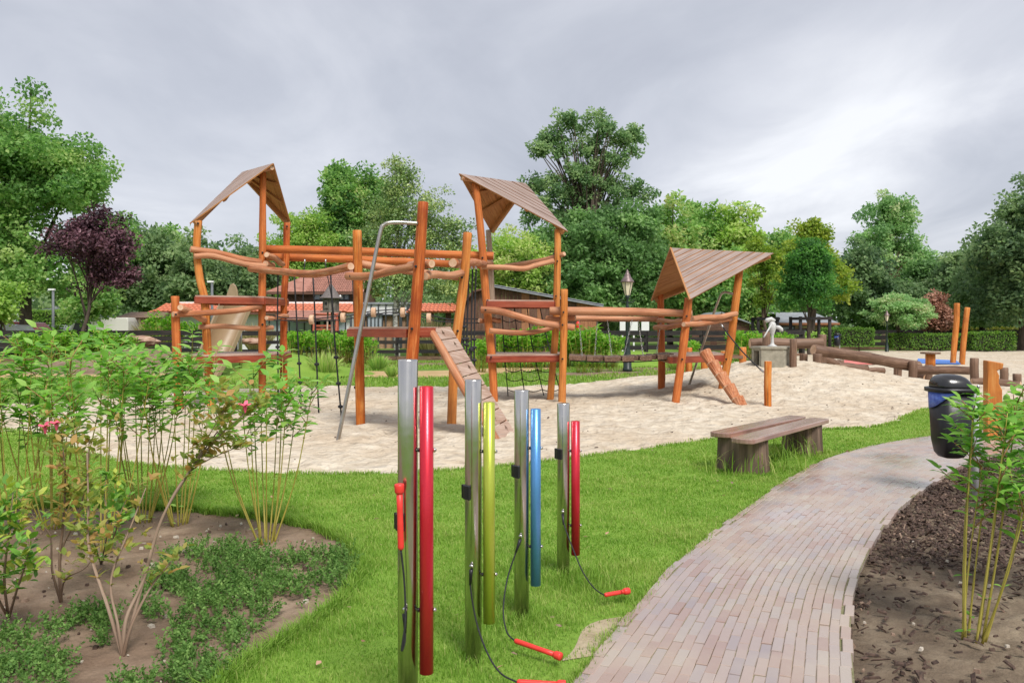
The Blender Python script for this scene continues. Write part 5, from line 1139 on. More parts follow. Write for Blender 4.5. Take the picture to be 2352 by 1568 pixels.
# timber guards round young trees
def guard(x, Y, yt, w_, label):
    c = P(x, 760, Y); z = H + (HY - yt) / D * Y; e = empty('tree_guard', (c.x, c.y, 0), label, 'tree guard'); h = px(w_ / 2, Y)
    for dx in (-h, h):
        for dy in (-h, h): m = MB(); m.tube([(c.x + dx, c.y + dy, -.1), (c.x + dx, c.y + dy, z)], .09, 8); m.build('stake', [DKWOOD], e)
    for dy in (-h, h): m = MB(); m.box((c.x, c.y + dy - .1, z - .1), (2 * h + .2, .05, .14)); m.build('cross_rail', [DKWOOD], e)
guard(1860, 43, 727, 66, 'dark timber guard round the trunk of the clipped round tree'); guard(1757, 47, 728, 44, 'dark timber guard round the slim yellowish tree')
# notice boards and small red post by the barn
for i, (x, w_) in enumerate(((1430, 16), (1456, 22), (1482, 22))):
    c = P(x, 747, 44); m = MB(); m.box(c, (px(w_ * .8, 44), .05, px(24, 44))); m.box(c - Vector((0, -.05, .8)), (.08, .06, 1.2)); top(m, 'notice_board', [WHITE], ('narrow white notice board left of the lantern', 'white notice board directly behind the lantern', 'white notice board right of the lantern')[i], 'notice board', (c.x, c.y, 0), 'white boards behind the bridge')
c = P(1328, 760, 41); m = MB(); m.lathe([(.04, -.05), (.04, 1.2), (.11, 1.22), (.12, 1.6), (.05, 1.74)], (c.x, 41, 0), 10); top(m, 'red_marker', [MRED], 'small red bollard-topped marker post in front of the barn', 'marker', (c.x, 41, 0))
# ---------------------------------------------------------------- trees
LM = {
 'maple': leafm('leaf_maple', (0.078, 0.183, 0.063), (0.220, 0.414, 0.111), (0.498, 0.620, 0.229)),
 'dark': leafm('leaf_dark', (0.097, 0.173, 0.088), (0.216, 0.331, 0.145), (0.432, 0.548, 0.261)),
 'mid': leafm('leaf_mid', (0.103, 0.234, 0.073), (0.298, 0.512, 0.140), (0.618, 0.620, 0.280)),
 'fresh': leafm('leaf_fresh', (0.181, 0.359, 0.076), (0.432, 0.620, 0.145), (0.620, 0.620, 0.295)),
 'gold': leafm('leaf_gold', (0.119, 0.225, 0.034), (0.268, 0.393, 0.062), (0.505, 0.548, 0.108)),
 'birch': leafm('leaf_birch', (0.080, 0.163, 0.054), (0.218, 0.343, 0.104), (0.543, 0.620, 0.226), .25, .35, .5),
 'plum': leafm('leaf_plum', (0.043, 0.020, 0.028), (0.136, 0.062, 0.081), (0.360, 0.184, 0.219), .2),
 'oak': leafm('leaf_oak', (0.084, 0.172, 0.081), (0.198, 0.329, 0.139), (0.415, 0.543, 0.253)),
 'ash': leafm('leaf_ash', (0.165, 0.311, 0.124), (0.360, 0.574, 0.229), (0.620, 0.620, 0.386)),
 'blue': leafm('leaf_bluegreen', (0.099, 0.195, 0.073), (0.207, 0.370, 0.129), (0.413, 0.605, 0.235)),
 'willow': leafm('leaf_willow', (0.145, 0.291, 0.112), (0.344, 0.565, 0.226), (0.617, 0.620, 0.377)),
 'copper': leafm('leaf_copper', (0.126, 0.075, 0.054), (0.363, 0.171, 0.112), (0.620, 0.359, 0.264), .2),
}
def crown_mesh(name, lobes, ncl, per, leaf, cr, mat, seed, surf=.38, flat=.7, org=Vector((0, 0, 0)), asp=.62, inner=.12):
    g = np.random.default_rng(seed); lob = np.array(lobes, float); wts = (lob[:, 3] * lob[:, 4] * lob[:, 5]) ** (2 / 3.); wts /= wts.sum()
    k = g.choice(len(lob), ncl, p=wts); d = unit(g.normal(size=(ncl, 3))); d[:, 2] = np.where(d[:, 2] < -.75, -d[:, 2], d[:, 2])
    d[:, 1] = np.where((d[:, 1] > .3) & (g.random(ncl) < .6), -d[:, 1], d[:, 1])      # more leaves on the side that is seen
    rr = g.random(ncl) ** surf * (1 + .15 * g.normal(size=ncl)); rr = np.where(g.random(ncl) < inner, rr * .5, rr)
    C = lob[k, :3] + d * lob[k, 3:] * rr[:, None]
    sz = cr * g.uniform(.6, 1.35, ncl); ct = np.clip(g.normal(.45, .17, ncl), .05, .95)
    cnt = np.maximum(8, (per * (sz / cr) ** 2).astype(int)); idx = np.repeat(np.arange(ncl), cnt); n = len(idx)
    off = unit(g.normal(size=(n, 3))) * (g.random((n, 1)) ** .45); off[:, 2] *= flat
    pos = C[idx] + off * sz[idx][:, None]
    nr = unit(off * .7 + np.array([0, 0, .55]) + g.normal(size=(n, 3)) * .55); dr = unit(np.cross(nr, g.normal(size=(n, 3))) + off * .5)
    ln = leaf * g.uniform(.65, 1.35, n); V, F = leaf_quads(pos - np.array(org), dr, nr, ln, ln * asp, .12)
    t = np.clip(ct[idx] + g.normal(0, .13, n), 0, 1); return np_mesh(name, V, [F], [mat], np.repeat(t, 4)), C
def tree(name, label, base, lobes, ncl, per, leaf, cr, mat, tr=.25, bark=None, seed=1, group=None, ntrunk=12, lean=None, **kw):
    base = Vector(base); e = empty(name, base, label, 'tree', group); me, C = crown_mesh('crown', lobes, ncl, per, leaf, cr, LM[mat] if isinstance(mat, str) else mat, seed, org=base, **kw)
    np_obj('crown', me, e); L0 = Vector(lobes[0][:3]); topz = lobes[0][2] + lobes[0][5] * .5; rnd = random.Random(seed)
    m = MB(); t_ = Vector((L0.x, L0.y, topz)); pts = [base - Vector((0, 0, .2)), base.lerp(t_, .18) + Vector((rnd.gauss(0, .1), 0, 0)), base.lerp(t_, .42) + Vector((rnd.gauss(0, .2), 0, 0)), base.lerp(t_, .7), t_]
    m.tube(smooth_line(pts, 3), [tr * (1 - .8 * i / 12) for i in range(13)], 9)
    for c in [C[i] for i in rnd.sample(range(len(C)), min(ntrunk, len(C)))]:
        c = Vector(c); s = base.lerp(t_, rnd.uniform(.3, .65)); 
        if c.z < s.z: s = base.lerp(t_, .28)
        md = s.lerp(c, .5) + Vector((0, 0, .15 * (c - s).length)); m.tube(smooth_line([s, md, c], 3), [tr * .28, tr * .26, tr * .22, tr * .18, tr * .14, tr * .10, tr * .06], 6)
    m.build('trunk', [bark or DARKBARK], e); return e
def LB(x, y, rx, ry, Y, rd=None, dy=0.):   # crown lobe from a photo ellipse at a distance
    c = P(x, y, Y + dy); a, b = px(rx, Y), px(ry, Y); return (c.x, c.y, c.z, a, rd or a, b)
def base(x, Y): return ((x - CX) / D * Y, Y, -.05)
Y = 45; tree('maple_tree', 'big dark green maple rising at the left edge of the picture', base(70, Y), [LB(40, 470, 215, 200, Y, 5), LB(-40, 330, 150, 130, Y, 4), LB(150, 440, 125, 95, Y, 4), LB(60, 640, 200, 110, Y, 4.5), LB(262, 575, 60, 80, Y, 2.5), LB(-120, 560, 150, 170, Y, 4)], 430, 190, .21, .85, 'maple', .4, seed=11, asp=.75)
Y = 33; tree('plum_tree', 'small purple-leaved plum tree with leaning dark trunk', base(187, Y), [LB(222, 575, 84, 70, Y, 1.5), LB(150, 565, 46, 46, Y, .9), LB(275, 590, 48, 60, Y, 1.), LB(240, 638, 58, 42, Y, 1.0), LB(235, 515, 40, 32, Y, .8), LB(190, 530, 34, 30, Y, .8), LB(290, 640, 34, 40, Y, .7)], 210, 52, .15, .36, 'plum', .11, seed=12, ntrunk=24, asp=.55, surf=.6)
Y = 37; tree('young_tree', 'young light green tree behind the purple plum trunk', base(205, Y), [LB(195, 705, 62, 55, Y, 1.1), LB(232, 700, 35, 45, Y, .7)], 80, 80, .16, .36, 'mid', .06, seed=13, asp=.7)
Y = 40; tree('young_tree', 'light green bushy tree at the left edge above the fence', base(5, Y), [LB(0, 705, 46, 55, Y, 1.1), LB(-40, 690, 40, 60, Y, 1.)], 80, 80, .18, .4, 'fresh', .07, seed=14)
back = [(330, 620, 72, 95, 62, 'dark', 'dark leafy tree right behind the purple plum crown', 21), (400, 625, 62, 92, 66, 'mid', 'rounded green tree left of the left tower roof', 22), (455, 635, 58, 85, 60, 'dark', 'dark green tree directly behind the left tower crooked post', 23), (520, 650, 60, 85, 64, 'oak', 'dark green tree seen through the left tower', 24), (578, 655, 55, 75, 62, 'dark', 'dark green tree behind the top left tower post', 25)]
for x, y, rx, ry, Y, mt, lab, sd_ in back:
    tree('woodland_tree', lab, base(x, Y), [LB(x, y, rx, ry, Y, 2.4), LB(x - rx * .4, y + 50, rx * .7, ry * .6, Y, 2.), LB(x + rx * .35, y + 60, rx * .7, ry * .6, Y, 2.)], 150, 95, .32, .75, mt, .25, seed=sd_, group='trees behind the playground')
Y = 76; tree('locust_tree', 'pale yellow-green feathery tree behind the right edge of the left tower', base(690, Y), [LB(690, 575, 70, 85, Y, 2.4), LB(640, 600, 50, 60, Y, 1.8), LB(735, 600, 55, 80, Y, 2), LB(700, 650, 90, 50, Y, 2.2)], 210, 110, .30, .85, 'fresh', .28, seed=31, asp=.5)
Y = 78; tree('green_tree', 'leafy green tree left of the birch, behind the twin beams', base(800, Y), [LB(800, 500, 62, 95, Y, 2.4), LB(770, 430, 30, 38, Y, 1.2), LB(850, 470, 65, 75, Y, 2.4), LB(800, 600, 95, 90, Y, 3)], 270, 105, .36, .9, 'mid', .35, seed=32)
Y = 41; tree('birch_tree', 'white-trunked birch with fine leaves rising behind the middle platform', base(914, Y), [LB(915, 510, 82, 110, Y, 1.9), LB(922, 410, 34, 60, Y, .8), LB(860, 580, 70, 75, Y, 1.6), LB(985, 540, 62, 110, Y, 1.5), LB(920, 640, 110, 55, Y, 1.8), LB(1045, 560, 40, 70, Y, 1.1), LB(1010, 660, 60, 45, Y, 1.2)], 520, 66, .125, .42, 'birch', .15, BIRCH, seed=33, ntrunk=22, surf=.5, asp=.6)
Y = 54; tree('locust_tree', 'bright yellow-green tree framed under the middle tower roof', base(1190, Y), [LB(1190, 610, 68, 80, Y, 2.4), LB(1140, 640, 50, 90, Y, 2), LB(1235, 630, 45, 70, Y, 1.8), LB(1070, 640, 40, 70, Y, 1.6)], 210, 100, .24, .62, 'fresh', .24, seed=34, asp=.5)
Y = 58; oak = [LB(1347, 415, 34, 40, Y, 1.4)] + [LB(x, y, r, r * .72, Y, r / D * Y, dy) for x, y, r, dy in ((1300, 285, 26, 0), (1262, 318, 30, .5), (1240, 350, 26, -.5), (1285, 352, 30, 0), (1330, 300, 26, .6), (1378, 270, 24, 0), (1390, 305, 26, -.6), (1425, 320, 26, 0), (1455, 312, 24, .5), (1452, 350, 24, 0), (1415, 372, 22, -.5), (1350, 345, 34, 0), (1375, 390, 36, .5), (1320, 395, 30, -.5), (1262, 420, 30, 0), (1228, 430, 28, .5), (1290, 450, 32, 0), (1400, 430, 36, 0), (1445, 445, 34, .5), (1480, 455, 22, 0), (1425, 480, 34, 0), (1350, 470, 40, .4), (1245, 480, 34, -.4), (1215, 500, 26, 0), (1290, 500, 36, 0))]
tree('oak_tree', 'tallest oak with open ragged crown above the middle tower', base(1350, Y), [(a, b, c, d * 1.25, f * 1.25, h * 1.35) for a, b, c, d, f, h in oak], 430, 52, .24, .40, 'oak', .32, seed=35, ntrunk=80, surf=.8, flat=.95)
Y = 56; tree('lime_tree', 'broad dark green tree mass under the tall oak behind the lantern', base(1390, Y), [LB(1380, 590, 120, 105, Y, 3.4), LB(1290, 610, 90, 95, Y, 3), LB(1460, 570, 70, 90, Y, 2.6), LB(1380, 670, 170, 60, Y, 3.4)], 420, 115, .28, .75, 'blue', .35, seed=36)
for x, y, rx, ry, Y, mt, lab, sd_ in ((1540, 560, 62, 95, 60, 'mid', 'green tree behind the peak of the small tower roof', 41), (1610, 560, 60, 85, 64, 'mid', 'green tree above the middle of the small tower roof', 42), (1680, 560, 55, 85, 62, 'fresh', 'lighter green tree above the right tip of the small tower roof', 43), (1795, 600, 50, 70, 70, 'mid', 'distant green tree left of the golden conical tree', 44), (1640, 660, 120, 70, 58, 'mid', 'low leafy green tree behind the small tower', 45)):
    tree('woodland_tree', lab, base(x, Y), [LB(x, y, rx, ry, Y, 2.6), LB(x - rx * .4, y + 60, rx * .75, ry * .6, Y, 2.2), LB(x + rx * .35, y + 75, rx * .75, ry * .6, Y, 2.2)], 190, 100, .30, .75, mt, .26, seed=sd_, group='trees behind the playground')
Y = 47; tree('slim_tree', 'slim yellowish open tree right of the small tower', base(1757, Y), [LB(1757, 620, 44, 70, Y, 1.1), LB(1757, 690, 30, 25, Y, .7), LB(1740, 580, 26, 30, Y, .7)], 95, 60, .17, .36, 'gold', .12, BARK, seed=46, ntrunk=22, surf=.6)
Y = 50; tree('conical_tree', 'golden-green conical tree rising to a point on the right', base(1868, Y), [LB(1860, 565, 32, 52, Y, 1.1), LB(1862, 520, 15, 26, Y, .5), LB(1890, 560, 16, 30, Y, .6), LB(1868, 640, 66, 70, Y, 2.0), LB(1910, 660, 40, 60, Y, 1.4), LB(1825, 620, 32, 50, Y, 1.2)], 230, 95, .20, .5, 'gold', .22, seed=47)
Y = 43; tree('clipped_tree', 'dense dark green egg-shaped tree standing in a timber guard', base(1860, Y), [LB(1858, 660, 62, 64, Y, 1.4), LB(1840, 622, 38, 45, Y, 1.), LB(1878, 625, 38, 48, Y, 1.), LB(1858, 590, 30, 44, Y, .8)], 260, 90, .15, .36, leafm('leaf_hornbeam', (0.039, 0.126, 0.034), (0.107, 0.274, 0.062), (0.239, 0.506, 0.112)), .13, seed=48)
Y = 72; tree('ash_tree', 'tall rounded light tree with visible trunk at the right', base(2030, Y), [LB(2040, 530, 78, 80, Y, 3), LB(2000, 590, 60, 55, Y, 2.2), LB(2090, 600, 58, 55, Y, 2.2), LB(2040, 480, 50, 36, Y, 1.8)], 200, 110, .27, .72, 'ash', .3, WOODG, seed=49, ntrunk=40, surf=.7)
for x, y, rx, ry, Y, mt, lab, sd_ in ((1970, 650, 58, 85, 64, 'dark', 'dark green tree left of the tall rounded tree', 51), (2130, 655, 70, 60, 66, 'blue', 'blue-green low tree right of the tall rounded tree', 52), (2215, 640, 52, 60, 62, 'dark', 'dark tree left of the big right-hand tree', 53), (2255, 660, 50, 85, 56, 'dark', 'dark shaggy conifer-like tree near the right edge', 54), (2110, 690, 110, 45, 64, 'dark', 'low dark tree mass behind the rounded weeping tree', 55)):
    tree('woodland_tree', lab, base(x, Y), [LB(x, y, rx, ry, Y, 2.6), LB(x - rx * .4, y + 40, rx * .75, ry * .6, Y, 2.2), LB(x + rx * .35, y + 50, rx * .75, ry * .6, Y, 2.2)], 190, 100, .30, .75, mt, .26, seed=sd_, group='trees behind the playground')
Y = 50; tree('dark_tree', 'big dark tree filling the right edge of the picture', base(2350, Y), [LB(2340, 590, 80, 140, Y, 3.4), LB(2290, 640, 60, 110, Y, 2.6), LB(2420, 560, 110, 150, Y, 3.5), LB(2350, 690, 100, 70, Y, 3)], 400, 105, .26, .72, 'dark', .4, seed=56)
Y = 50; tree('weeping_tree', 'rounded dome-shaped weeping tree above the clipped hedge', base(2062, Y), [LB(2062, 722, 66, 42, Y, 1.7), LB(2062, 705, 50, 26, Y, 1.3)], 150, 100, .16, .40, 'willow', .12, seed=57, flat=.5)
Y = 51; tree('copper_tree', 'small copper-brown tree right of the dome-shaped tree', base(2152, Y), [LB(2150, 705, 30, 30, Y, .8), LB(2158, 730, 36, 26, Y, .9), LB(2145, 745, 34, 20, Y, .9)], 90, 80, .16, .36, 'copper', .1, seed=58)
# a far line of woodland closes the horizon
def far_wood():
    g = np.random.default_rng(99); n = 330; az = g.uniform(-.95, .95, n); dist = g.uniform(88, 125, n); X = np.sin(az) * dist; Yy = np.cos(az) * dist
    lob = [(x, y, z, 4., 4., 3.6) for x, y, z in zip(X, Yy, g.uniform(1.5, 5.2, n))]
    me, C = crown_mesh('far_wood', lob, 2600, 38, .75, 1.5, LM['dark'], 98); tag(np_obj('far_woodland', me), 'distant dark belt of woodland along the horizon', 'woodland', kind='stuff')
far_wood()

# ---------------------------------------------------------------- hedges and bedding plants
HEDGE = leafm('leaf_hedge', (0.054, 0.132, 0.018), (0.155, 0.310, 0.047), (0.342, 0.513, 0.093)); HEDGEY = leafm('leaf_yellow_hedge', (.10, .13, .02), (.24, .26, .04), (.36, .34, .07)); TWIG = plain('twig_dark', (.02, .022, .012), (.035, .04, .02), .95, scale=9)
def hedge(x0, x1, yt, yb, Y, dep, label, mat, seed, leaf=.10, dens=1.):
    a, b = P(x0, yb, Y), P(x1, yb, Y); zt, zb = H - (yt - HY) / D * Y, max(.1, H - (yb - HY) / D * Y); e = empty('hedge', (a.x, Y, 0), label, 'hedge'); g = np.random.default_rng(seed)
    W_, Hh = b.x - a.x, zt - zb; n = int(dens * (W_ * Hh * 260 + W_ * dep * 220 + Hh * dep * 2 * 200)); pos = g.random((n, 3)) * np.array([W_, dep, Hh]); f = g.integers(0, 10, n)
    dpt = np.abs(g.normal(0, .07, n)); pos[:, 1] = np.where(f < 5, dpt, pos[:, 1]); pos[:, 2] = np.where((f >= 5) & (f < 8), Hh - dpt, pos[:, 2]); pos[:, 0] = np.where(f == 8, dpt, np.where(f == 9, W_ - dpt, pos[:, 0]))
    bul = .07 * noise2(pos[:, 0], pos[:, 2], 3., seed); pos[:, 1] -= bul; pos[:, 2] += .06 * noise2(pos[:, 0], pos[:, 1], 4., seed + 1) * (pos[:, 2] / Hh)
    nrm = unit(np.where((f < 5)[:, None], [0, -1., .4], np.where((f < 8)[:, None], [0, -.2, 1.], [0, -.3, .3])) + g.normal(size=(n, 3)) * .6); dr = unit(np.cross(nrm, g.normal(size=(n, 3))))
    t = np.clip(.45 + .25 * noise2(pos[:, 0], pos[:, 2], 5., seed + 2) + g.normal(0, .15, n), 0, 1); ln = leaf * g.uniform(.7, 1.4, n); V, F = leaf_quads(pos + np.array([0, 0, zb]), dr, nrm, ln, ln * .65, .12); np_obj('foliage', np_mesh('foliage', V, [F], [mat], np.repeat(t, 4)), e)
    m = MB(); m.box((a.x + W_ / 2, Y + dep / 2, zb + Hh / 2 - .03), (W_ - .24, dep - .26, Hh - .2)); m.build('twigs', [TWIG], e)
    for i in range(max(2, int(W_ / 1.2))): m = MB(); xx = a.x + W_ * (i + .5) / max(2, int(W_ / 1.2)); m.tube([(xx, Y + dep / 2, -.05), (xx, Y + dep / 2, zb + .3)], .035, 6); m.build('stem', [DARKBARK], e)
hedge(1893, 2010, 753, 796, 47, .9, 'clipped green hedge block left of the gap, behind the sand', HEDGE, 61); hedge(2050, 2240, 766, 803, 49, .9, 'long clipped green hedge behind the two crooked poles', HEDGE, 62); hedge(2236, 2334, 762, 808, 48, .9, 'taller clipped hedge block near the right edge', HEDGE, 63)
hedge(2160, 2420, 752, 772, 60, 1.2, 'yellowish-green far hedge behind the clipped ones on the right', HEDGEY, 64, .14, .6); hedge(1690, 1890, 765, 802, 46, 1.0, 'loose bright green hedge behind the pump', LM['fresh'], 65, .14, .8)
hedge(40, 165, 712, 748, 58, 1.5, 'tall clipped hedge behind the car park at the left', HEDGE, 66, .14, .6); hedge(84, 132, 749, 760, 50, 1., 'low bright hedge in the car park near the lamp pole', HEDGE, 67, .12, .6); hedge(350, 420, 748, 764, 50, 1., 'low green hedge behind the left tower short post', HEDGE, 69, .12, .6)
BED = leafm('leaf_bedding', (0.094, 0.234, 0.028), (0.203, 0.430, 0.055), (0.374, 0.624, 0.109)); STEMY = plain('stem_yellow', (.26, .28, .04), (.40, .40, .07), .6, scale=20)
def bedding_mesh(seed, h=1.15, r=.55, n=620):
    g = np.random.default_rng(seed); ns = 26; an = g.random(ns) * 6.28; rr = r * g.random(ns) ** .5; tops = np.stack([rr * np.cos(an), rr * np.sin(an), h * (1 - .25 * (rr / r) ** 2) * g.uniform(.85, 1.05, ns)], 1)
    k = g.integers(0, ns, n); t = 1 - np.abs(g.normal(0, .26, n)); t = np.clip(t, .15, 1.02); pos = tops[k] * np.stack([.55 + .45 * t, .55 + .45 * t, t], 1) + g.normal(0, .03, (n, 3)); out = unit(np.stack([np.cos(g.random(n) * 6.28), np.sin(g.random(n) * 6.28), g.uniform(-.1, .7, n)], 1)); nr = unit(np.array([0, 0, 1.]) + g.normal(size=(n, 3)) * .4)
    ln = g.uniform(.10, .2, n); V, F = leaf_quads(pos, out, nr, ln, ln * .4, .1); tt = np.clip(g.normal(.5, .2, n), 0, 1); f = np_mesh('foliage', V, [F], [BED], np.repeat(tt, 4))
    m = MB()
    for q in tops: m.tube([(q[0] * .5, q[1] * .5, -.05), tuple(q * .98)], .009, 4)
    return f, m.mesh('stems', Vector((0, 0, 0)), [STEMY])
BM = [bedding_mesh(70 + i) for i in range(4)]
ORD = ['first', 'second', 'third', 'fourth', 'fifth', 'sixth', 'seventh', 'eighth', 'ninth']
def bedding(x, Y, s, label, i, group, name='bedding_plant'):
    e = empty(name, ((x - CX) / D * Y, Y, -.04), label, 'plant', group); e.scale = (s, s, s); e.rotation_euler.z = i * 1.3
    np_obj('foliage', BM[i % 4][0], e); o = np_obj('stems', BM[i % 4][1], e)
gA = 'leafy plants behind the hanging ropes'; lA = 'one of the tall leafy green plants in the bed behind the hanging ropes'
for i, (x, Y, s) in enumerate(((672, 33.5, 1.2), (700, 34.2, 1.25), (728, 33.6, 1.15), (752, 34.4, 1.2), (778, 33.4, 1.1), (800, 34.5, 1.25), (826, 33.8, 1.2), (848, 33.2, .95))): bedding(x, Y, s, ORD[i] + ' tall leafy plant from the left in the bed behind the hanging ropes', i, gA)
gB = 'leafy plants behind the middle tower'; lB = 'one of the tall leafy green plants growing behind the middle tower and its net'
for i, (x, Y, s) in enumerate(((1150, 30.5, 1.2), (1182, 31.3, 1.3), (1214, 30.4, 1.2), (1245, 31.0, 1.35), (1278, 30.5, 1.25), (1310, 31.2, 1.3), (1342, 30.4, 1.35), (1372, 31.2, 1.25), (1398, 30.5, 1.1), (1335, 27.2, .55), (1372, 27.6, .5), (1180, 26.8, .5), (1240, 27.2, .55))): bedding(x, Y, s, (ORD[i] + ' tall leafy plant from the left behind the middle tower and bridge') if i < 9 else 'low leafy plant ' + ('below the left part of the bridge', 'below the bridge near the lantern', 'behind the net of the middle tower', 'behind the right post of the middle tower')[i - 9], i, gB)
gC = 'leafy plants by the left fence'; lC = 'one of the yellowish slender plants in front of the left fence'
for i, (x, Y, s) in enumerate(((56, 30, 1.2), (94, 31, .9), (130, 30.5, 1.25), (150, 31, 1.1), (176, 30.6, 1.2), (232, 31, 1.3), (262, 31, 1.1), (290, 31.4, 1.1))): bedding(x, Y, s, ORD[i] + ' yellowish slender plant from the left in front of the left fence', i, gC)
gD = 'leafy plants by the pump'; lD = 'one of the bright leafy plants behind the small tower right post'
for i, (x, Y, s) in enumerate(((1700, 36, 1.2), (1718, 37, 1.2), (1738, 36.4, 1.1), (1800, 38, 1.1), (1580, 33.5, .9), (1340, 33.5, 1.0))): bedding(x, Y, s, ORD[i] + ' bright leafy plant from the left behind the small tower right post' if x > 1690 else ('small leafy plant behind the small tower left post' if x > 1500 else 'leafy plant farthest back right of the middle tower'), i, gD)
for i, (x, Y, s, lab) in enumerate(((1098, 27.5, 1.0, 'lone leafy sapling standing just left of the middle tower'), (1108, 34, .9, 'leafy plant behind the lone sapling left of the middle tower'), (372, 43, 1.95, 'round bright green shrub beside the left tower short post'), (420, 44, 1.5, 'feathery green shrub against the white wall behind the left tower'), (442, 43.5, 1.6, 'taller green shrub against the white wall behind the left tower'))): bedding(x, Y, s, lab, i, 'single shrubs', 'leafy_shrub')
PAMP = leafm('leaf_pampas', (.28, .25, .11), (.45, .40, .20), (.60, .54, .30)); FERN = LM['fresh']
def tuft_mesh(name, seed, h, r, n, mat, w_=.03):
    g = np.random.default_rng(seed); a = g.random(n) * 6.28; lean = g.random(n) ** .7; b0 = np.stack([.25 * r * np.cos(a), .25 * r * np.sin(a), np.zeros(n)], 1); tip = np.stack([r * lean * np.cos(a), r * lean * np.sin(a), h * (1 - .35 * lean ** 2) * g.uniform(.75, 1.1, n)], 1)
    md = b0 * .4 + tip * .6 + np.array([0, 0, .12 * h]); s = np.stack([-np.sin(a + 1), np.cos(a + 1), np.zeros(n)], 1) * w_ / 2; V = np.stack([b0 - s, b0 + s, md + s, md - s, tip], 1).reshape(-1, 3); i = np.arange(n)[:, None] * 5
    return np_mesh(name, V, [np.concatenate([i + k for k in (0, 1, 2, 3)], 1), np.concatenate([i + k for k in (3, 2, 4)], 1)], [mat], np.repeat(g.random(n), 5))
PM = [tuft_mesh('blades', 80 + i, 1.2, .9, 420, PAMP) for i in range(2)]; GM = [tuft_mesh('blades', 85 + i, .55, .5, 260, LM['fresh'], .02) for i in range(2)]
for i, (x, Y, s, lab) in enumerate(((352, 46, 1.7, 'pale straw-coloured ornamental grass clump left of the left tower'), (384, 46.5, 1.45, 'smaller straw-coloured grass clump beside the left tower short post'), (592, 46, 1.5, 'pale grass clump at the right of the slide'), (990, 42, 1.65, 'round straw-coloured grass clump between the two middle posts'), (1050, 42.5, 1.4, 'pale grass clump behind the leaning right middle post'))):
    e = empty('ornamental_grass', ((x - CX) / D * Y, Y, -.05), lab, 'grass', 'straw grass clumps'); e.scale = (s,) * 3; np_obj('blades', PM[i % 2], e)
for i, (x, Y, s, lab) in enumerate(((745, 25.5, 1.5, 'green arching grass tuft beside the sand behind the ropes'), (868, 29, 1.1, 'low green tuft left of the birch foot'), (900, 25.2, .7, 'small weed tuft by the yellow walk'), (1550, 29, 1.0, 'green tuft behind the small tower'))):
    e = empty('grass_tuft', ((x - CX) / D * Y, Y, -.05), lab, 'grass', 'green tufts'); e.scale = (s,) * 3; np_obj('blades', GM[i % 2], e)

# ---------------------------------------------------------------- foreground shrubs
LT = np.array([(0, 0, 0), (.33, 0, .02), (.68, 0, -.02), (1, 0, -.14), (.30, .22, .05), (.66, .17, .01), (.30, -.22, .05), (.66, -.17, .01)]); LF = [(0, 1, 4), (1, 2, 5, 4), (2, 3, 5), (0, 6, 1), (1, 6, 7, 2), (2, 7, 3)]
def leaf_template(wide=1., mat=None, tint=.5):
    v = LT * np.array([1, wide, 1]); me = bpy.data.meshes.new('leaf'); me.from_pydata([tuple(q) for q in v], [], LF); me.materials.append(mat)
    a = me.attributes.new('tint', 'FLOAT', 'POINT'); a.data.foreach_set('value', [tint] * 8); me.polygons.foreach_set('use_smooth', [True] * 6); return me
def basis(d, n):
    d = d.normalized(); s = n.cross(d); s = s.normalized() if s.length > 1e-4 else d.orthogonal().normalized(); n2 = d.cross(s); return Matrix((d, s, n2)).transposed()
def put_leaves(e, leaves, temps, mat, nobj, wide=1.):
    """the largest nobj leaves are parts of their own, the rest one mass"""
    leaves = sorted(leaves, key=lambda q: -q[3]); og = worg(e)
    for i, (p, d, n, L, t) in enumerate(leaves[:nobj]):
        o = bpy.data.objects.new('leaf', temps[min(len(temps) - 1, int(t * len(temps)))]); col.objects.link(o); o.parent = e
        M_ = basis(d, n); o.matrix_basis = Matrix.Translation(p - og) @ M_.to_4x4() @ Matrix.Diagonal((L, L, L, 1))
    rest = leaves[nobj:]
    if rest:
        V = []; T = []; base_ = LT * np.array([1, wide, 1])
        for p, d, n, L, t in rest: V.append((base_ * L) @ np.array(basis(d, n)).T + np.array(p - og)); T += [t] * 8
        i = np.arange(len(rest))[:, None] * 8; tri = [f for f in LF if len(f) == 3]; qd = [f for f in LF if len(f) == 4]
        tag(np_obj('small_leaves', np_mesh('small_leaves', np.concatenate(V), [np.concatenate([i + np.array(f) for f in tri]), np.concatenate([i + np.array(f) for f in qd])], [mat], T, smooth=True), e), kind='stuff')
DOG = leafm('leaf_dogwood', (0.110, 0.286, 0.039), (0.242, 0.495, 0.083), (0.418, 0.620, 0.165), .5, .5, .3, .35); DT = [leaf_template(1.0, DOG, t) for t in (.25, .5, .75)]
DSTEM = wood('dogwood_stem', (.24, .20, .03), (.36, .31, .05), (.46, .40, .10), .5, 3.); DTWIG = plain('twig_red', (.30, .14, .06), (.42, .26, .1), .6, scale=30)
WEI = leafm('leaf_weigela', (.20, .27, .05), (.33, .40, .09), (.56, .34, .13), .5, .5, .3, .35); WT = [leaf_template(.95, WEI, t) for t in (.15, .4, .65, .95)]; WSTEM = wood('weigela_stem', (.14, .085, .055), (.24, .155, .105), (.36, .27, .2), .7, 3.)
WGRN = leafm('leaf_weigela_green', (0.088, 0.228, 0.035), (0.211, 0.439, 0.070), (0.491, 0.527, 0.088), .35, .45, .4, .4)
PINK = plain('pink_petal', (.78, .07, .16), (.86, .16, .26), .5, scale=30)
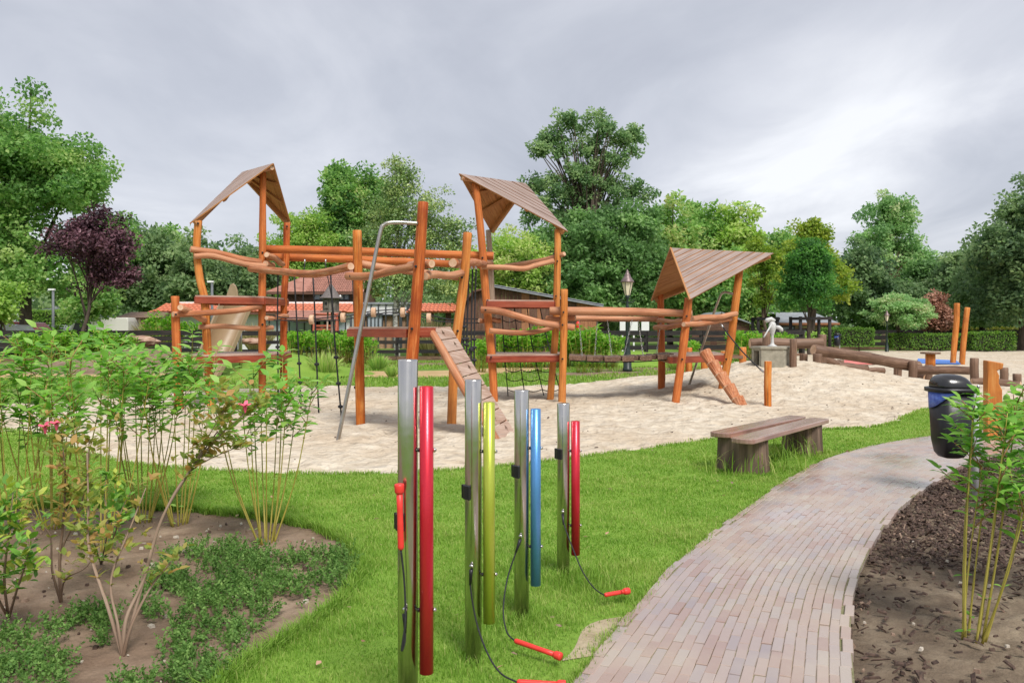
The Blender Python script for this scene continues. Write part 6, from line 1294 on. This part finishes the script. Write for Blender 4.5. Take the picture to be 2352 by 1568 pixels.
def dogwood(b, hgt, ns, spread, label, seed, nobj, bush=.45, lean=0., Lf=.105, dens=1., group='yellow-stemmed shrubs'):
    g = random.Random(seed); b = Vector(b); e = empty('dogwood_shrub', b, label, 'shrub', group); leaves = []; tw = MB()
    for i in range(ns):
        a = 6.283 * i / ns + g.uniform(-.3, .3); r = spread * g.uniform(.25, 1.); hh = hgt * g.uniform(.72, 1.05); tip = b + Vector((math.cos(a) * r + lean, math.sin(a) * r, hh)); st = b + Vector((math.cos(a) * .05, math.sin(a) * .05, -.02)); md = st.lerp(tip, .45) + Vector((math.cos(a), math.sin(a), 0)) * r * .12
        pts = smooth_line([st, md, tip], 6); m = MB(); m.tube(pts, [g.uniform(.0055, .008) * (1 - .7 * k / 12) for k in range(13)], 6); m.build('stem', [DSTEM], e)
        def leafpair(p, ax, s, k):
            for q in (0, 3.1416):
                an = k * 1.57 + q + g.uniform(-.4, .4); d = Vector((math.cos(an), math.sin(an), g.uniform(-.15, .5))); L = Lf * s * g.uniform(.7, 1.25); n = Vector((g.uniform(-.3, .3), g.uniform(-.3, .3), 1)); leaves.append((p + d * .006, d, n, L, min(.99, max(0, g.gauss(.5, .25)))))
        nn = int(15 * dens)
        for k in range(nn):
            t = 1 - bush * 1.0 * (k / nn) ** 1.2; p = pts[min(12, int(t * 12))].lerp(pts[min(12, int(t * 12) + 1)], t * 12 % 1); leafpair(p, None, .75 + .35 * t, k)
            if t > 1 - bush and g.random() < .55:     # side twig with its own leaves
                an = g.random() * 6.283; d = Vector((math.cos(an), math.sin(an), .9)).normalized(); Lt = g.uniform(.08, .20); q = p + d * Lt; tw.tube([p, q], [.004, .002], 5)
                for j in range(3): leafpair(p.lerp(q, .5 + .25 * j), None, .9, k + j)
                leaves.append((q, d, Vector((g.uniform(-.5, .5), -.5, .6)), Lf * .9, g.random()))
        for k in range(int(3 * dens)):
            if g.random() < .5: t = g.uniform(.1, .5); leafpair(pts[int(t * 12)], None, .55, k)
    if tw.v: tw.build('twigs', [DTWIG], e)['kind'] = 'stuff'
    put_leaves(e, leaves, DT, DOG, nobj, 1.0); return e
dw = [((30, 1232), 1.34, 11, .42, 'leafy yellow-stemmed shrub at the far left edge of the bed', 60, .5), ((120, 1215), 1.40, 11, .42, 'tall leafy yellow-stemmed shrub second from the left edge', 60, .48), ((232, 1268), 1.36, 11, .42, 'leafy yellow-stemmed shrub behind the left pink flower', 90, .45), ((330, 1198), 1.36, 10, .42, 'leafy yellow-stemmed shrub in front of the left tower short post', 70, .45), ((412, 1206), 1.30, 10, .42, 'slender leafy shrub in front of the crooked tower post', 90, .42), ((612, 1246), 1.24, 12, .42, 'clump of bare yellow stems with leafy tops at the right end of the bed', 260, .42)]
for i, (q, h, ns, sp, lab, no, bu) in enumerate(dw): dogwood(G(*q), h, ns, sp, lab, 200 + i, no, bu * .8, dens=.58)
dogwood(G(2236, 1462), 1.13, 9, .20, 'yellow-stemmed leafy shrub in the bark bed at the right edge', 230, 300, .38, .13, .09, .7)
dogwood(G(2420, 1380), 1.15, 9, .35, 'leafy shrub cut by the right edge of the picture', 231, 60, .42, 0., .09, .9)
def woody(b, paths, label, seed, nobj, mats=('w',), cluster=(), flowers=(), Lf=.06):
    g = random.Random(seed); b = Vector(b); e = empty('flowering_shrub', b, label, 'shrub', 'flowering shrubs in the left bed'); leaves = []
    for pth, r0, l0, dn in paths:
        pts = smooth_line([b] + [Vector(p) for p in pth], 6); n = len(pts); m = MB(); m.tube(pts, [r0 * (1 - .72 * k / (n - 1)) for k in range(n)], 7, wob=.05); m.build('stem', [WSTEM], e)
        for k in range(dn):
            t = g.uniform(l0, 1.); i = min(n - 2, int(t * (n - 1))); p = pts[i].lerp(pts[i + 1], t * (n - 1) % 1); ax = (pts[i + 1] - pts[i]).normalized()
            if g.random() < .8:
                an = g.random() * 6.283; side = Vector((math.cos(an), math.sin(an), g.uniform(-.1, .8))).normalized(); Lt = g.uniform(.03, .21); q = p + (side + ax * .8).normalized() * Lt
                m2 = None
            else: q = p
            for j in range(3):
                an = g.random() * 6.283; d = (Vector((math.cos(an), math.sin(an), g.uniform(-.2, .7))) + ax * .5); leaves.append((p.lerp(q, g.random() * .5 + .5), d.normalized(), Vector((g.gauss(0, .4), g.gauss(0, .4), 1)), Lf * g.uniform(.6, 1.2), g.random()))
    put_leaves(e, leaves, WT if mats[0] == 'w' else [leaf_template(.95, WGRN, t) for t in (.2, .5, .9)], WEI if mats[0] == 'w' else WGRN, nobj, .95)
    for f in flowers:
        f = Vector(f); m = MB()
        for k in range(5):
            an = k * 1.2566 + .3; d = Vector((math.cos(an), math.sin(an) * .6 - .3, .45)).normalized(); M_ = basis(d, Vector((0, -.4, 1))); m.add([f + M_ @ (Vector(q) * .036) for q in ((0, 0, 0), (.45, .3, .08), (1., .22, .02), (1.05, -.2, .02), (.45, -.3, .08))], [(0, 1, 2, 3, 4)])
        m.tube([f - Vector((0, 0, .03)), f], [.004, .012], 6, cap=False); m.build('flower', [PINK], e)
    return e
b = G(282, 1508)
woody(b, [([P(250, 1400, 3.9), P(205, 1260, 4.0), P(203, 1160, 4.05), P(200, 1040, 4.1)], .011, .35, 55), ([P(290, 1420, 3.9), P(330, 1330, 4.0), P(372, 1190, 4.1), P(440, 1075, 4.2), P(500, 990, 4.25)], .012, .72, 0), ([P(300, 1440, 3.85), P(345, 1350, 3.9), P(392, 1290, 3.95)], .010, .6, 14), ([P(270, 1430, 3.85), P(255, 1330, 3.9), P(300, 1210, 4.), P(335, 1120, 4.1)], .009, .45, 22),
          ([P(330, 1330, 4.0), P(372, 1190, 4.1), P(440, 1075, 4.2), P(520, 985, 4.3), P(590, 930, 4.35)], .009, .62, 62), ([P(330, 1330, 4.0), P(372, 1190, 4.1), P(435, 1085, 4.2), P(480, 1000, 4.2), P(525, 925, 4.2)], .007, .64, 52), ([P(330, 1330, 4.0), P(372, 1190, 4.1), P(440, 1080, 4.2), P(560, 1020, 4.3)], .007, .66, 34)], 'reddish-olive flowering shrub with brown stems and one pink bloom, leaning right', 301, 200, flowers=(P(563, 934, 4.2),))
b = G(140, 1384)
woody(b, [([P(137, 1290, 4.55), P(145, 1200, 4.5), P(150, 1100, 4.45), P(140, 985, 4.4)], .010, .45, 62), ([P(140, 1270, 4.55), P(180, 1180, 4.5), P(200, 1090, 4.4), P(205, 1010, 4.4)], .009, .5, 45), ([P(120, 1310, 4.5), P(115, 1230, 4.5), P(80, 1190, 4.5), P(40, 1140, 4.5)], .008, .4, 22), ([P(150, 1330, 4.5), P(200, 1300, 4.4), P(230, 1240, 4.4)], .006, .3, 20)], 'reddish-brown flowering shrub with two pink blooms at the left', 302, 150, flowers=(P(104, 982, 4.35), P(130, 975, 4.35)))
b = G(20, 1420)
woody(b, [([P(10, 1330, 4.1), P(20, 1230, 4.0), P(30, 1130, 4.0)], .008, .2, 55), ([P(40, 1350, 4.1), P(60, 1290, 4.0), P(70, 1230, 4.)], .007, .3, 35), ([P(-10, 1360, 4.1), P(-30, 1270, 4.0), P(-20, 1180, 4.)], .008, .3, 45)], 'green-leaved woody shrub cut by the lower left edge', 303, 90, ('g',), Lf=.07)
b = G(240, 1272) + Vector((.1, -.25, 0))
woody(b, [([P(262, 1230, 4.9), P(280, 1170, 4.9), P(300, 1130, 4.9)], .006, .1, 30), ([P(215, 1240, 4.9), P(200, 1190, 4.9)], .005, .1, 22), ([P(250, 1200, 4.9), P(240, 1140, 4.9), P(245, 1090, 4.9)], .006, .2, 26)], 'low yellowing shrub in the middle of the left bed', 304, 80, ('g',), Lf=.065)

# ---------------------------------------------------------------- ground cover, chips, pebbles, grass
COV = leafm('leaf_cover', (.065, .15, .032), (.155, .29, .07), (.30, .45, .135), .35, .6, .2)
def ground_cover():
    g = np.random.default_rng(5); polys = [[(300, 1400), (380, 1275), (480, 1252), (560, 1262), (660, 1280), (800, 1275), (822, 1310), (790, 1365), (730, 1400), (660, 1400), (610, 1440), (560, 1500), (530, 1550), (500, 1600), (390, 1600), (372, 1500), (420, 1440), (350, 1440)], [(-60, 1480), (60, 1450), (140, 1480), (165, 1540), (130, 1640), (-80, 1640)], [(100, 1455), (200, 1400), (270, 1400), (270, 1470), (220, 1500), (150, 1490)], [(250, 1590), (330, 1560), (380, 1600), (300, 1660)]]
    P_ = []
    for pl in polys:
        w_ = [(G(*q).x, G(*q).y) for q in pl]; a = np.array(w_); n = int(9000 * (np.ptp(a[:, 0]) * np.ptp(a[:, 1]))); x = g.uniform(a[:, 0].min(), a[:, 0].max(), n); y = g.uniform(a[:, 1].min(), a[:, 1].max(), n); k = in_poly(x, y, w_) & (noise2(x, y, 6., 3) + .8 * noise2(x, y, 17., 8) > -.18) & (g.random(n) < .16); P_.append(np.stack([x[k], y[k]], 1))
    P_ = np.concatenate(P_); n = len(P_); per = 16
    h = .055 * (1 + .45 * noise2(P_[:, 0], P_[:, 1], 11, 9)) * g.uniform(.5, 1.3, n); an = g.random(n) * 6.283; lean = g.uniform(.2, 1.1, n); ax = unit(np.stack([np.cos(an) * lean, np.sin(an) * lean, np.full(n, .75)], 1)); L = g.uniform(.05, .12, n)
    idx = np.repeat(np.arange(n), per); t = np.tile(np.linspace(.05, 1., per), n); pos = np.stack([P_[idx, 0], P_[idx, 1], h[idx] * .35], 1) + ax[idx] * (L[idx] * t)[:, None]
    d = unit(np.cross(ax[idx], g.normal(size=(n * per, 3))) + ax[idx] * .7); nr = unit(ax[idx] + g.normal(size=(n * per, 3)) * .4); ln = g.uniform(.012, .024, n * per); V, F = leaf_quads(pos, d, nr, ln, ln * .6, .1)
    tt = np.clip(g.normal(.45, .16, n)[idx] + g.normal(0, .1, n * per) , 0, 1); o = np_obj('ground_cover', np_mesh('ground_cover', V, [F], [COV], np.repeat(tt, 4))); tag(o, 'low dark green creeping ground cover in the left bed', 'ground cover', kind='stuff')
ground_cover()
CHIP = plain('bark_chip', (.028, .017, .012), (.12, .072, .052), .75, scale=40); CHIPL = plain('pale_chip', (.16, .10, .07), (.30, .21, .15), .8, scale=30); STONE = plain('pebble', (.33, .28, .22), (.58, .52, .44), .6, scale=25)
def boxes(name, pos, size, rot, tilt, mats, midx, label=None, cat=None):
    n = len(pos); u = np.array([(-1, -1, -1), (1, -1, -1), (1, 1, -1), (-1, 1, -1), (-.8, -.7, 1), (.8, -.8, 1), (.75, .8, 1), (-.8, .7, 1)]) * .5; v = u[None] * size[:, None, :]
    v[:, :, 2] += v[:, :, 0] * tilt[:, None, 0] + v[:, :, 1] * tilt[:, None, 1]; c, s = np.cos(rot)[:, None], np.sin(rot)[:, None]; V = np.stack([v[:, :, 0] * c - v[:, :, 1] * s, v[:, :, 0] * s + v[:, :, 1] * c, v[:, :, 2]], 2) + pos[:, None, :]
    f = np.array([(3, 2, 1, 0), (4, 5, 6, 7), (0, 1, 5, 4), (1, 2, 6, 5), (2, 3, 7, 6), (3, 0, 4, 7)]); F = (np.arange(n)[:, None, None] * 8 + f[None]).reshape(-1, 4)
    return tag(np_obj(name, np_mesh(name, V.reshape(-1, 3), [F], mats, midx=np.repeat(midx, 6))), label, cat, kind='stuff')
def chips():
    g = np.random.default_rng(6); n = 60000; x = g.uniform(1., 9, n); y = g.uniform(3.2, 11, n); k = in_poly(x, y, mulch_poly) & (x / y < .68); x, y = x[k], y[k]
    dens = np.clip((y - 4.9) / 1.3, 0, 1) * .95 + .10 + .16 * (noise2(x, y, 3.5, 4) > .3); k = (g.random(len(x)) < dens) & (g.random(len(x)) < np.clip(7.5 / y, .5, 1)); x, y = x[k], y[k]; m = len(x)
    sz = np.stack([g.uniform(.015, .06, m) * g.choice([.6, 1, 1, 1.5], m), g.uniform(.007, .024, m), g.uniform(.004, .010, m)], 1); z = g.uniform(.0, .03, m)
    boxes('bark_chips', np.stack([x, y, z], 1), sz, g.random(m) * 3.14, g.normal(0, .35, (m, 2)), [CHIP, CHIPL], (g.random(m) < .10).astype(int), 'dark bark chips scattered over the right-hand bed', 'bark chips')
    m = 260; q = g.random(m); t = (g.random(m) ** .7 * (len(path_l) - 10)).astype(int) + 8; fr = np.clip(1 - np.abs(g.normal(0, .35, m)), .02, 1); px_ = np.array([path_l[i].x + (path_r[i].x - path_l[i].x) * f for i, f in zip(t, fr)]); py_ = np.array([path_l[i].y + (path_r[i].y - path_l[i].y) * f for i, f in zip(t, fr)]); k = (py_ > 5.2) | (g.random(m) < .12); px_, py_ = px_[k], py_[k]; m = len(px_)
    boxes('path_litter', np.stack([px_, py_, np.full(m, .039)], 1), np.stack([g.uniform(.015, .05, m), g.uniform(.006, .02, m), g.uniform(.003, .008, m)], 1), g.random(m) * 3.14, g.normal(0, .1, (m, 2)), [CHIP], np.zeros(m, int), 'dark bark crumbs scattered on the brick path', 'litter')
    m = 300; x = g.uniform(-7, 10, m); y = g.uniform(9, 19, m); k = in_poly(x, y, sand_poly); x, y = x[k], y[k]; m = len(x)
    boxes('sand_litter', np.stack([x, y, sand_h(x, y) + .008], 1), np.stack([g.uniform(.012, .06, m) * g.choice([.6, 1, 1], m), g.uniform(.008, .03, m), g.uniform(.004, .012, m)], 1), g.random(m) * 3.14, g.normal(0, .2, (m, 2)), [CHIP], np.zeros(m, int), 'small dark leaf crumbs scattered over the sand', 'litter')
    x = g.uniform(-6, 8, 5200); y = g.uniform(3., 7.5, 5200); inb = in_poly(x, y, bed_poly); inm = in_poly(x, y, mulch_poly) & (y < 6.3); k = (inb & (g.random(5200) < .5)) | (inm & (g.random(5200) < .3)); x, y = x[k], y[k]; m = len(x); s = g.uniform(.005, .016, m) * g.choice([1, 1, 1.8], m)
    boxes('pebbles', np.stack([x, y, np.full(m, .010)], 1), np.stack([s * 1.3, s, s * .8], 1), g.random(m) * 3.14, g.normal(0, .15, (m, 2)), [STONE, CHIPL, CHIP], g.choice([0, 1, 2], m, p=[.4, .3, .3]), 'small pale pebbles scattered on the bed soil', 'pebbles')
chips()
GRASS = leafm('grass_blade', (.14, .28, .035), (.25, .41, .065), (.46, .50, .17), .4, .55, .2, 0.)
def blades(name, x, y, z, h, w_, tint, g, lean=.6):
    n = len(x); a = g.random(n) * 6.283; l = lean * g.random(n) * h; wx, wy = np.cos(a + 1.57) * w_ / 2, np.sin(a + 1.57) * w_ / 2
    b0 = np.stack([x - wx, y - wy, z], 1); b1 = np.stack([x + wx, y + wy, z], 1); md = np.stack([x + np.cos(a) * l * .35, y + np.sin(a) * l * .35, z + h * .6], 1); tp = np.stack([x + np.cos(a) * l, y + np.sin(a) * l, z + h * g.uniform(.75, 1., n)], 1); o = np.stack([wx, wy, np.zeros(n)], 1) * .75
    V = np.stack([b0, b1, md + o, md - o, tp], 1).reshape(-1, 3); i = np.arange(n)[:, None] * 5
    return np_mesh(name, V, [np.concatenate([i, i + 1, i + 2, i + 3], 1), np.concatenate([i + 3, i + 2, i + 4], 1)], [GRASS], np.repeat(tint, 5))
def lawn_grass():
    g = np.random.default_rng(8); X, Yy = [], []
    for y0, y1, den in ((3.0, 4.6, 11000), (4.6, 6.2, 8000), (6.2, 8.2, 5000), (8.2, 11, 3000), (11, 16.5, 1500)):
        xl, xr = -.66 * y1, .66 * y1; n = int((xr - xl) * (y1 - y0) * den); x = g.uniform(xl, xr, n); y = g.uniform(y0, y1, n); k = (np.abs(x / y) < .66) & in_poly(x + .03 * noise2(x, y, 14, 2), y + .03 * noise2(x, y, 12, 5), lawn_out)
        bpd = ((x - bp.x - .22 * (y - bp.y) / .46) / .20) ** 2 + ((y - bp.y) / .46) ** 2 + .55 * noise2(x, y, 13., 6) + .4 * noise2(x, y, 29., 3); k &= ~(g.random(n) < np.clip(1.25 - bpd * .75, 0, .95)); X.append(x[k]); Yy.append(y[k])
    x, y = np.concatenate(X), np.concatenate(Yy); n = len(x); p1 = noise2(x, y, 2.2, 1); p2 = noise2(x, y, 6.5, 2); h = .028 * (1 + .3 * p1 + .45 * p2) * g.uniform(.6, 1.35, n)
    for cx, cy, rr, kk in ((-.176, 3.75, .16, 1.5), (.05, 4.28, .2, 1.4), (.32, 5.0, .32, 1.3), (-.397, 3.15, .2, 1.2), (2.44, 8.66, .4, 1.3), (3.46, 9.84, .35, 1.3), (.6, 4.75, .3, .5)): h *= 1 + kk * np.exp(-(((x - cx) / rr) ** 2 + ((y - cy) / rr) ** 2))
    be = np.array([(p.x, p.y) for p in bed_edge]); dm = np.full(n, 9.); near = y < 8
    for q in be: dm[near] = np.minimum(dm[near], np.hypot(x[near] - q[0], y[near] - q[1]))
    h *= 1 + .9 * np.exp(-(dm / .09) ** 2); w_ = np.maximum(.0032, y * .00085); t = np.clip(.42 + .2 * p1 + .2 * noise2(x, y, 4.1, 7) + .12 * noise2(x, y, 11., 9) + g.normal(0, .17, n), 0, 1)
    t = np.where(g.random(n) < .06, .98, t); tag(np_obj('lawn_grass', blades('lawn_grass', x, y, np.full(n, LZ - .004), h, w_, t, g, 1.0)), 'short green lawn grass around the chimes and bench', 'grass', kind='stuff')
    # fringe hanging over the bed edge
    m = 9000; i = g.integers(0, len(be) - 1, m); f = g.random(m)[:, None]; q = be[i] * (1 - f) + be[i + 1] * f; q = q + g.normal(0, .022, (m, 2)); k = (np.abs(q[:, 0] / q[:, 1]) < .68) & (q[:, 1] > 3); q = q[k]; m = len(q)
    tag(np_obj('edge_grass', blades('edge_grass', q[:, 0], q[:, 1], np.full(m, .005), g.uniform(.04, .11, m), np.full(m, .0055), np.clip(g.normal(.35, .17, m), 0, 1), g, 1.2)), 'longer grass fringe along the edge of the left bed', 'grass', kind='stuff')
    # grass creeping over the path and sand edges
    for nm, ln_, cnt, dev, lab in (('path_edge_grass', path_l, 5000, .02, 'grass creeping over the left edge of the brick path'), ('sand_edge_grass', near_s, 9000, .035, 'grass blades straggling into the edge of the sand')):
        ee = np.array([(p.x, p.y) for p in ln_]); i = g.integers(0, len(ee) - 1, cnt); f = g.random(cnt)[:, None]; q = ee[i] * (1 - f) + ee[i + 1] * f + g.normal(0, dev, (cnt, 2)); k = (np.abs(q[:, 0] / q[:, 1]) < .68) & (q[:, 1] > 3) & (noise2(q[:, 0], q[:, 1], 3.7, 5) > -.4); q = q[k]; m = len(q)
        tag(np_obj(nm, blades(nm, q[:, 0], q[:, 1], np.full(m, .025), g.uniform(.02, .06, m), np.maximum(.004, q[:, 1] * .0009), np.clip(g.normal(.5, .22, m), 0, 1), g, 1.2)), lab, 'grass', kind='stuff')
    # fallen leaves
    m = 150; x = g.uniform(-4, 4, m); y = g.uniform(3.3, 10, m); k = in_poly(x, y, lawn_out) | in_poly(x, y, bed_poly); x, y = x[k], y[k]; m = len(x); an = g.random(m) * 6.283
    V, F = leaf_quads(np.stack([x, y, np.full(m, .055)], 1), np.stack([np.cos(an), np.sin(an), g.normal(0, .2, m)], 1), np.array([0, 0, 1.]) + g.normal(0, .3, (m, 3)), g.uniform(.025, .055, m), g.uniform(.015, .03, m), .15)
    tag(np_obj('fallen_leaves', np_mesh('fallen_leaves', V, [F], [LM['copper'], CHIPL, PAMP], np.repeat(g.random(m), 4), midx=g.integers(0, 3, m))), 'small brown leaves fallen on the lawn and bed', 'leaves', kind='stuff')
    # rough far grass
    n = 60000; x = g.uniform(-19, 13, n); y = g.uniform(20.6, 36, n); k = (np.abs(x / y) < .66) & ~in_poly(x, y, sand_poly) & ~in_poly(x, y, [(p.x, p.y) for p in yp] + [(p.x, p.y) for p in reversed(yq)]) & ((noise2(x, y, .7, 3) > -.35) | (y < 23.5)); x, y = x[k], y[k]; n = len(x)
    t = np.clip(.45 + .2 * noise2(x, y, .9, 4) + g.normal(0, .16, n), 0, 1); tag(np_obj('rough_grass', blades('rough_grass', x, y, np.full(n, -.05), g.uniform(.05, .13, n), np.full(n, .03), t, g, .9)), 'rough grass strips behind the sand pit', 'grass', kind='stuff')
    # long stalks by the bench stumps
    m = 170; a = g.random(m) * 6.283; c = g.integers(0, 3, m); cx = np.array([2.30, 2.75, 3.25])[c]; cy = np.array([8.42, 8.6, 9.5])[c]; x = cx + .33 * np.cos(a) * g.random(m) ** .5; y = cy + .28 * np.sin(a) * g.random(m) ** .5
    tag(np_obj('long_grass', blades('long_grass', x, y, np.full(m, .02), g.uniform(.12, .36, m), np.full(m, .011), np.clip(g.normal(.55, .2, m), 0, 1), g, 1.1)), 'long grass stalks growing round the bench stumps', 'grass', kind='stuff')
lawn_grass()
